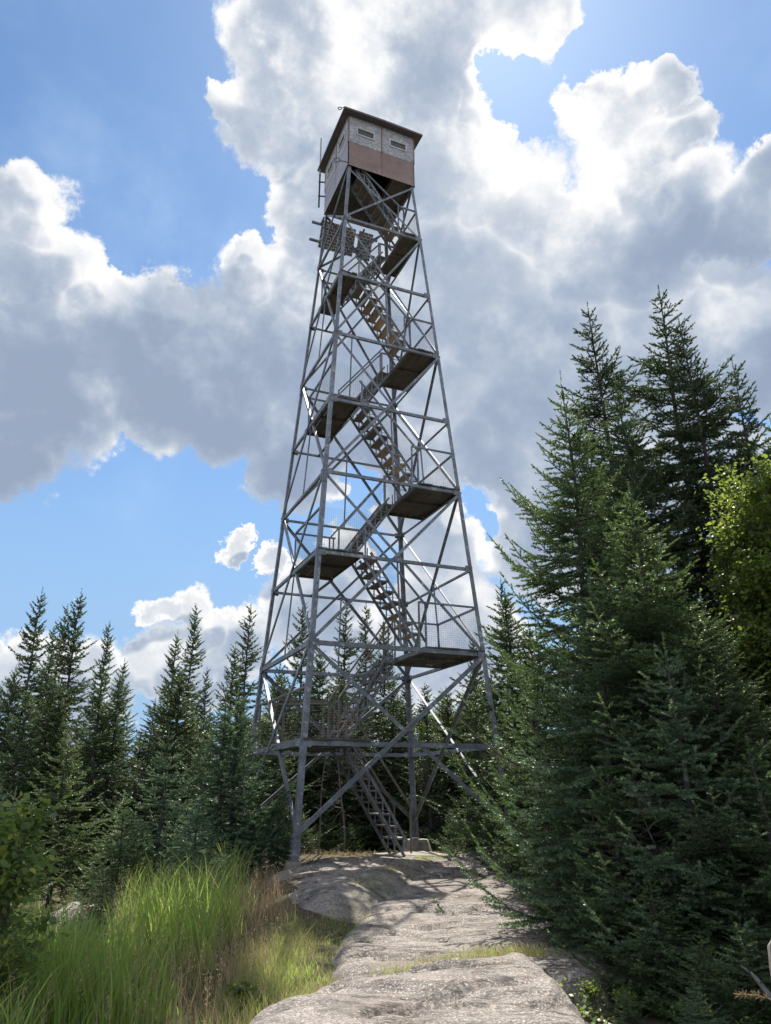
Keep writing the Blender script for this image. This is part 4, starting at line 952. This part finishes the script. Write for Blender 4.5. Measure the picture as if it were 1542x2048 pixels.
s2 = blades(26000, strip(side, .30), .04, .13, .006, 8, .7, on_rock=True, segs=3, tint=(.2, .9)); s2d = blades(14000, strip([(600, 1900), (640, 1840), (700, 1800), (770, 1765), (900, 1715), (980, 1706)], .32), .05, .17, .0045, 9, .5, on_rock=True, segs=3, tint=(.1, 1))
s3 = blades(11000, strip([(600, 1960), (560, 1900), (600, 1850), (650, 1820)], .35), .05, .17, .006, 10, .8, on_rock=False, segs=3, tint=(.3, 1))
s4 = blades(3500, strip([(600, 1968), (640, 1958)], .16), .06, .18, .006, 12, .9, on_rock=True, segs=3, tint=(.4, .95))
s6 = blades(9000, strip([(430, 2040), (500, 1960), (550, 1880)], .4), .08, .26, .006, 14, .6, on_rock=False, segs=3, tint=(.2, 1))
s7 = blades(7000, strip([(380, 2045), (480, 1960), (540, 1880)], .45), .12, .36, .005, 15, .6, on_rock=False, segs=3, tint=(.3, 1))
s5 = blades(12000, strip([(560, 1740), (590, 1800), (600, 1845), (560, 1870)], .4), .05, .19, .005, 13, .7, on_rock=False, segs=3, tint=(.1, .9))
blade_obj('short_grass', [s1, s2, s3, s4, s6], GRASS, 'short green grass in the seams between the rock slabs', 'grass')
blade_obj('dry_short_grass', [s1d, s2d, s5, s7], DRY, 'short straw-coloured grass fringing the rock seams', 'grass')

# ---- low growth and dead wood
for i, (px, d, h, lab) in enumerate([(548,18.2,1.5,'low fir seedling just left of the nearest leg footing, in the shade'),(600,21.5,1.2,'small fir seedling behind the nearest tower leg at ground level'),(655,23,1.3,'fir seedling left of the lowest stair, at the edge of the dark wood'),
   (700,23.5,1.0,'tiny fir seedling right behind the lowest stair'),(905,22.5,1.1,'fir seedling right of the rear concrete pier'),(950,21,1.0,'spreading fir seedling at the far end of the rock path'),(500,17,1.3,'fir seedling at the back of the tall grass beside the left brace end'),(985,19.5,1.3,'fir seedling where the rock path meets the right-hand firs')]):
    x, y = at(px, d); place_tree(K_YF, x, y, h, lab, cat='fir seedling', mat=FIR, name='fir_seedling', width=1.5)
def dead_stem(px, d, H, lean, seed, label):
    r = np.random.default_rng(seed); w = Tubes(); x, y = at(px, d); z = float(soil_h(x, y)); a = r.uniform(0, 6.28)
    ax = lambda t: np.array([math.cos(a)*lean*t*t*H+.02*math.sin(t*9), math.sin(a)*lean*t*t*H+.02*math.cos(t*8), t*H])
    w.add([ax(t) for t in np.linspace(0, 1, 9)], np.linspace(.022, .006, 9)*H/2.2, 6); br = Tubes()
    for _ in range(22):
        t = r.uniform(.25, .98); p = ax(t); dd = unit(np.append(r.normal(size=2), r.uniform(-.3, .3))); L = r.uniform(.15, .6)*(1.2-t)
        br.add([p, p+dd*L*.5+r.normal(size=3)*.02, p+dd*L+np.array([0, 0, -.06])], [.006, .004, .0015], 3)
        for _ in range(2): q = p+dd*L*r.uniform(.4, .9); br.add([q, q+unit(dd+r.normal(size=3)*.6)*.12], [.0025, .001], 3)
    e = empty('dead_sapling', (x, y, z)); link('trunk', w.mesh('dead_trunk'), DEADW, e); link('branch', br.mesh('dead_branch'), DEADW, e); tag(e, label, 'dead tree')
dead_stem(690, 21.5, 2.6, .12, 1, 'thin pale dead sapling standing just left of the lowest stair'); dead_stem(600, 19.6, 3.1, .08, 2, 'bare grey sapling behind the nearest tower leg')
dead_stem(640, 20.5, 2.9, .1, 5, 'dead stem in the dark between the nearest leg and the lowest stair')
# broken board, fallen log and a seed stalk at the lower right
def px_pt(px, py, d): return np.array(CAM)+ray(px, py)*d
mb = MB(); a, b = px_pt(1575, 2020, 6.3), px_pt(1548, 1872, 6.5); ax_ = unit(b-a); sd_ = unit(np.cross(ax_, CF)); n_ = np.cross(ax_, sd_); rings = []
r_ = random.Random(5)
for t, w0, w1 in ((-.3, -.05, .075), (.0, -.045, .075), (.5, -.035, .07), (.82, -.03, .055), (.93, -.03, .02), (1.0, -.026, -.012)):
    c = a+(b-a)*t; j = r_.uniform(-.006, .006); rings.append([c+sd_*(w0+j)-n_*.012, c+sd_*(w1+j)-n_*.012, c+sd_*(w1+j)+n_*.014, c+sd_*(w0+j)+n_*.014])
mb.poly(rings); tag(mb.build('broken_board', TREAD_OLD), 'splintered grey board standing up at the lower right edge', 'board')
w = Tubes(); p0, p1 = px_pt(1482, 1932, 7.0), px_pt(1600, 2050, 6.6); w.add([p0+(p1-p0)*t+np.array([0, 0, .02*math.sin(t*7)]) for t in np.linspace(0, 1, 8)], [.004, .012, .016, .019, .021, .022, .024, .02], 7)
tag(link('fallen_log', w.mesh('fallen_log'), DEADW), 'thin barkless log slanting down at the lower right edge beside the splintered board', 'log')
w = Tubes(); q0 = px_pt(1475, 2002, 5.6); q1 = px_pt(1600, 2030, 5.5); st = [q1+(q0-q1)*t+np.array([0, 0, .05*math.sin(t*2.6)]) for t in np.linspace(0, 1, 8)]; w.add(st, [.003]*7+[.001], 4)
rr = np.random.default_rng(9)
for k in range(60):
    t = rr.uniform(.45, 1); i = min(6, int(t*7)); p = st[i]+(st[i+1]-st[i])*(t*7-i); d_ = unit((q0-q1)*2+rr.normal(size=3)*.5+np.array([0, 0, -.25])); w.add([p, p+d_*.018, p+d_*.035], [.001, .0042, .0008], 4)
tag(link('seed_stalk', w.mesh('seed_stalk'), DRY), 'tan seed head of a grass stalk bending in from the lower right edge', 'seed head')

# leafy ground cover in the shade right of the rock
rr = np.random.default_rng(77); n = 26000; g_ = rr.uniform(4.6, 11, n); s_ = rr.uniform(1.2, 7, n); P = CAM[:2]+g_[:, None]*EG+s_[:, None]*ES; z_, on_ = surf_h(P)
nn_ = np.array([mnoise.noise(Vector((a*1.6, b*1.6, 4))) for a, b in P]); keep = (on_ < .06) & (nn_ > -.15); P = P[keep]; z_ = z_[keep]; n = len(P)
C = np.stack([P[:, 0], P[:, 1], z_+rr.uniform(.02, .22, n)*(.5+nn_[keep])], -1); U = unit(np.array([0, 0, 1.])+rr.normal(size=(n, 3))*.5); D = unit(np.cross(U, rr.normal(size=(n, 3)))); S = np.cross(D, U); l = rr.uniform(.02, .055, n)[:, None]
V = np.stack([C, C+D*l*.5+S*l*.36, C+D*l, C+D*l*.5-S*l*.36], 1).reshape(-1, 3)
tag(link('undergrowth', np_mesh('undergrowth', V, np.arange(n*4).reshape(-1, 4), rr.uniform(0, .8, n), k=4), BROAD), 'low leafy ground cover in the shade right of the rock slabs', 'undergrowth', kind='stuff')
rr = np.random.default_rng(78); n = 30000; g_ = rr.uniform(8, 24, n); s_ = rr.uniform(-9, 4, n); P = CAM[:2]+g_[:, None]*EG+s_[:, None]*ES; z_, on_ = surf_h(P)
keep = (on_ < .05); P = P[keep]; z_ = z_[keep]; n = len(P); C = np.stack([P[:, 0], P[:, 1], z_+rr.uniform(.0, .12, n)], -1); D = unit(rr.normal(size=(n, 3))*np.array([1, 1, .35])); S = unit(np.cross(D, (0, 0, 1.)+rr.normal(size=(n, 3))*.4)); l = rr.uniform(.03, .16, n)[:, None]
V = np.stack([C-S*.003, C+S*.003, C+S*.002+D*l, C-S*.002+D*l], 1).reshape(-1, 3)
tag(link('forest_litter', np_mesh('forest_litter', V, np.arange(n*4).reshape(-1, 4), rr.uniform(0, .7, n), k=4), DRY), 'dry stems and litter on the soil between rock and wood', 'litter', kind='stuff')
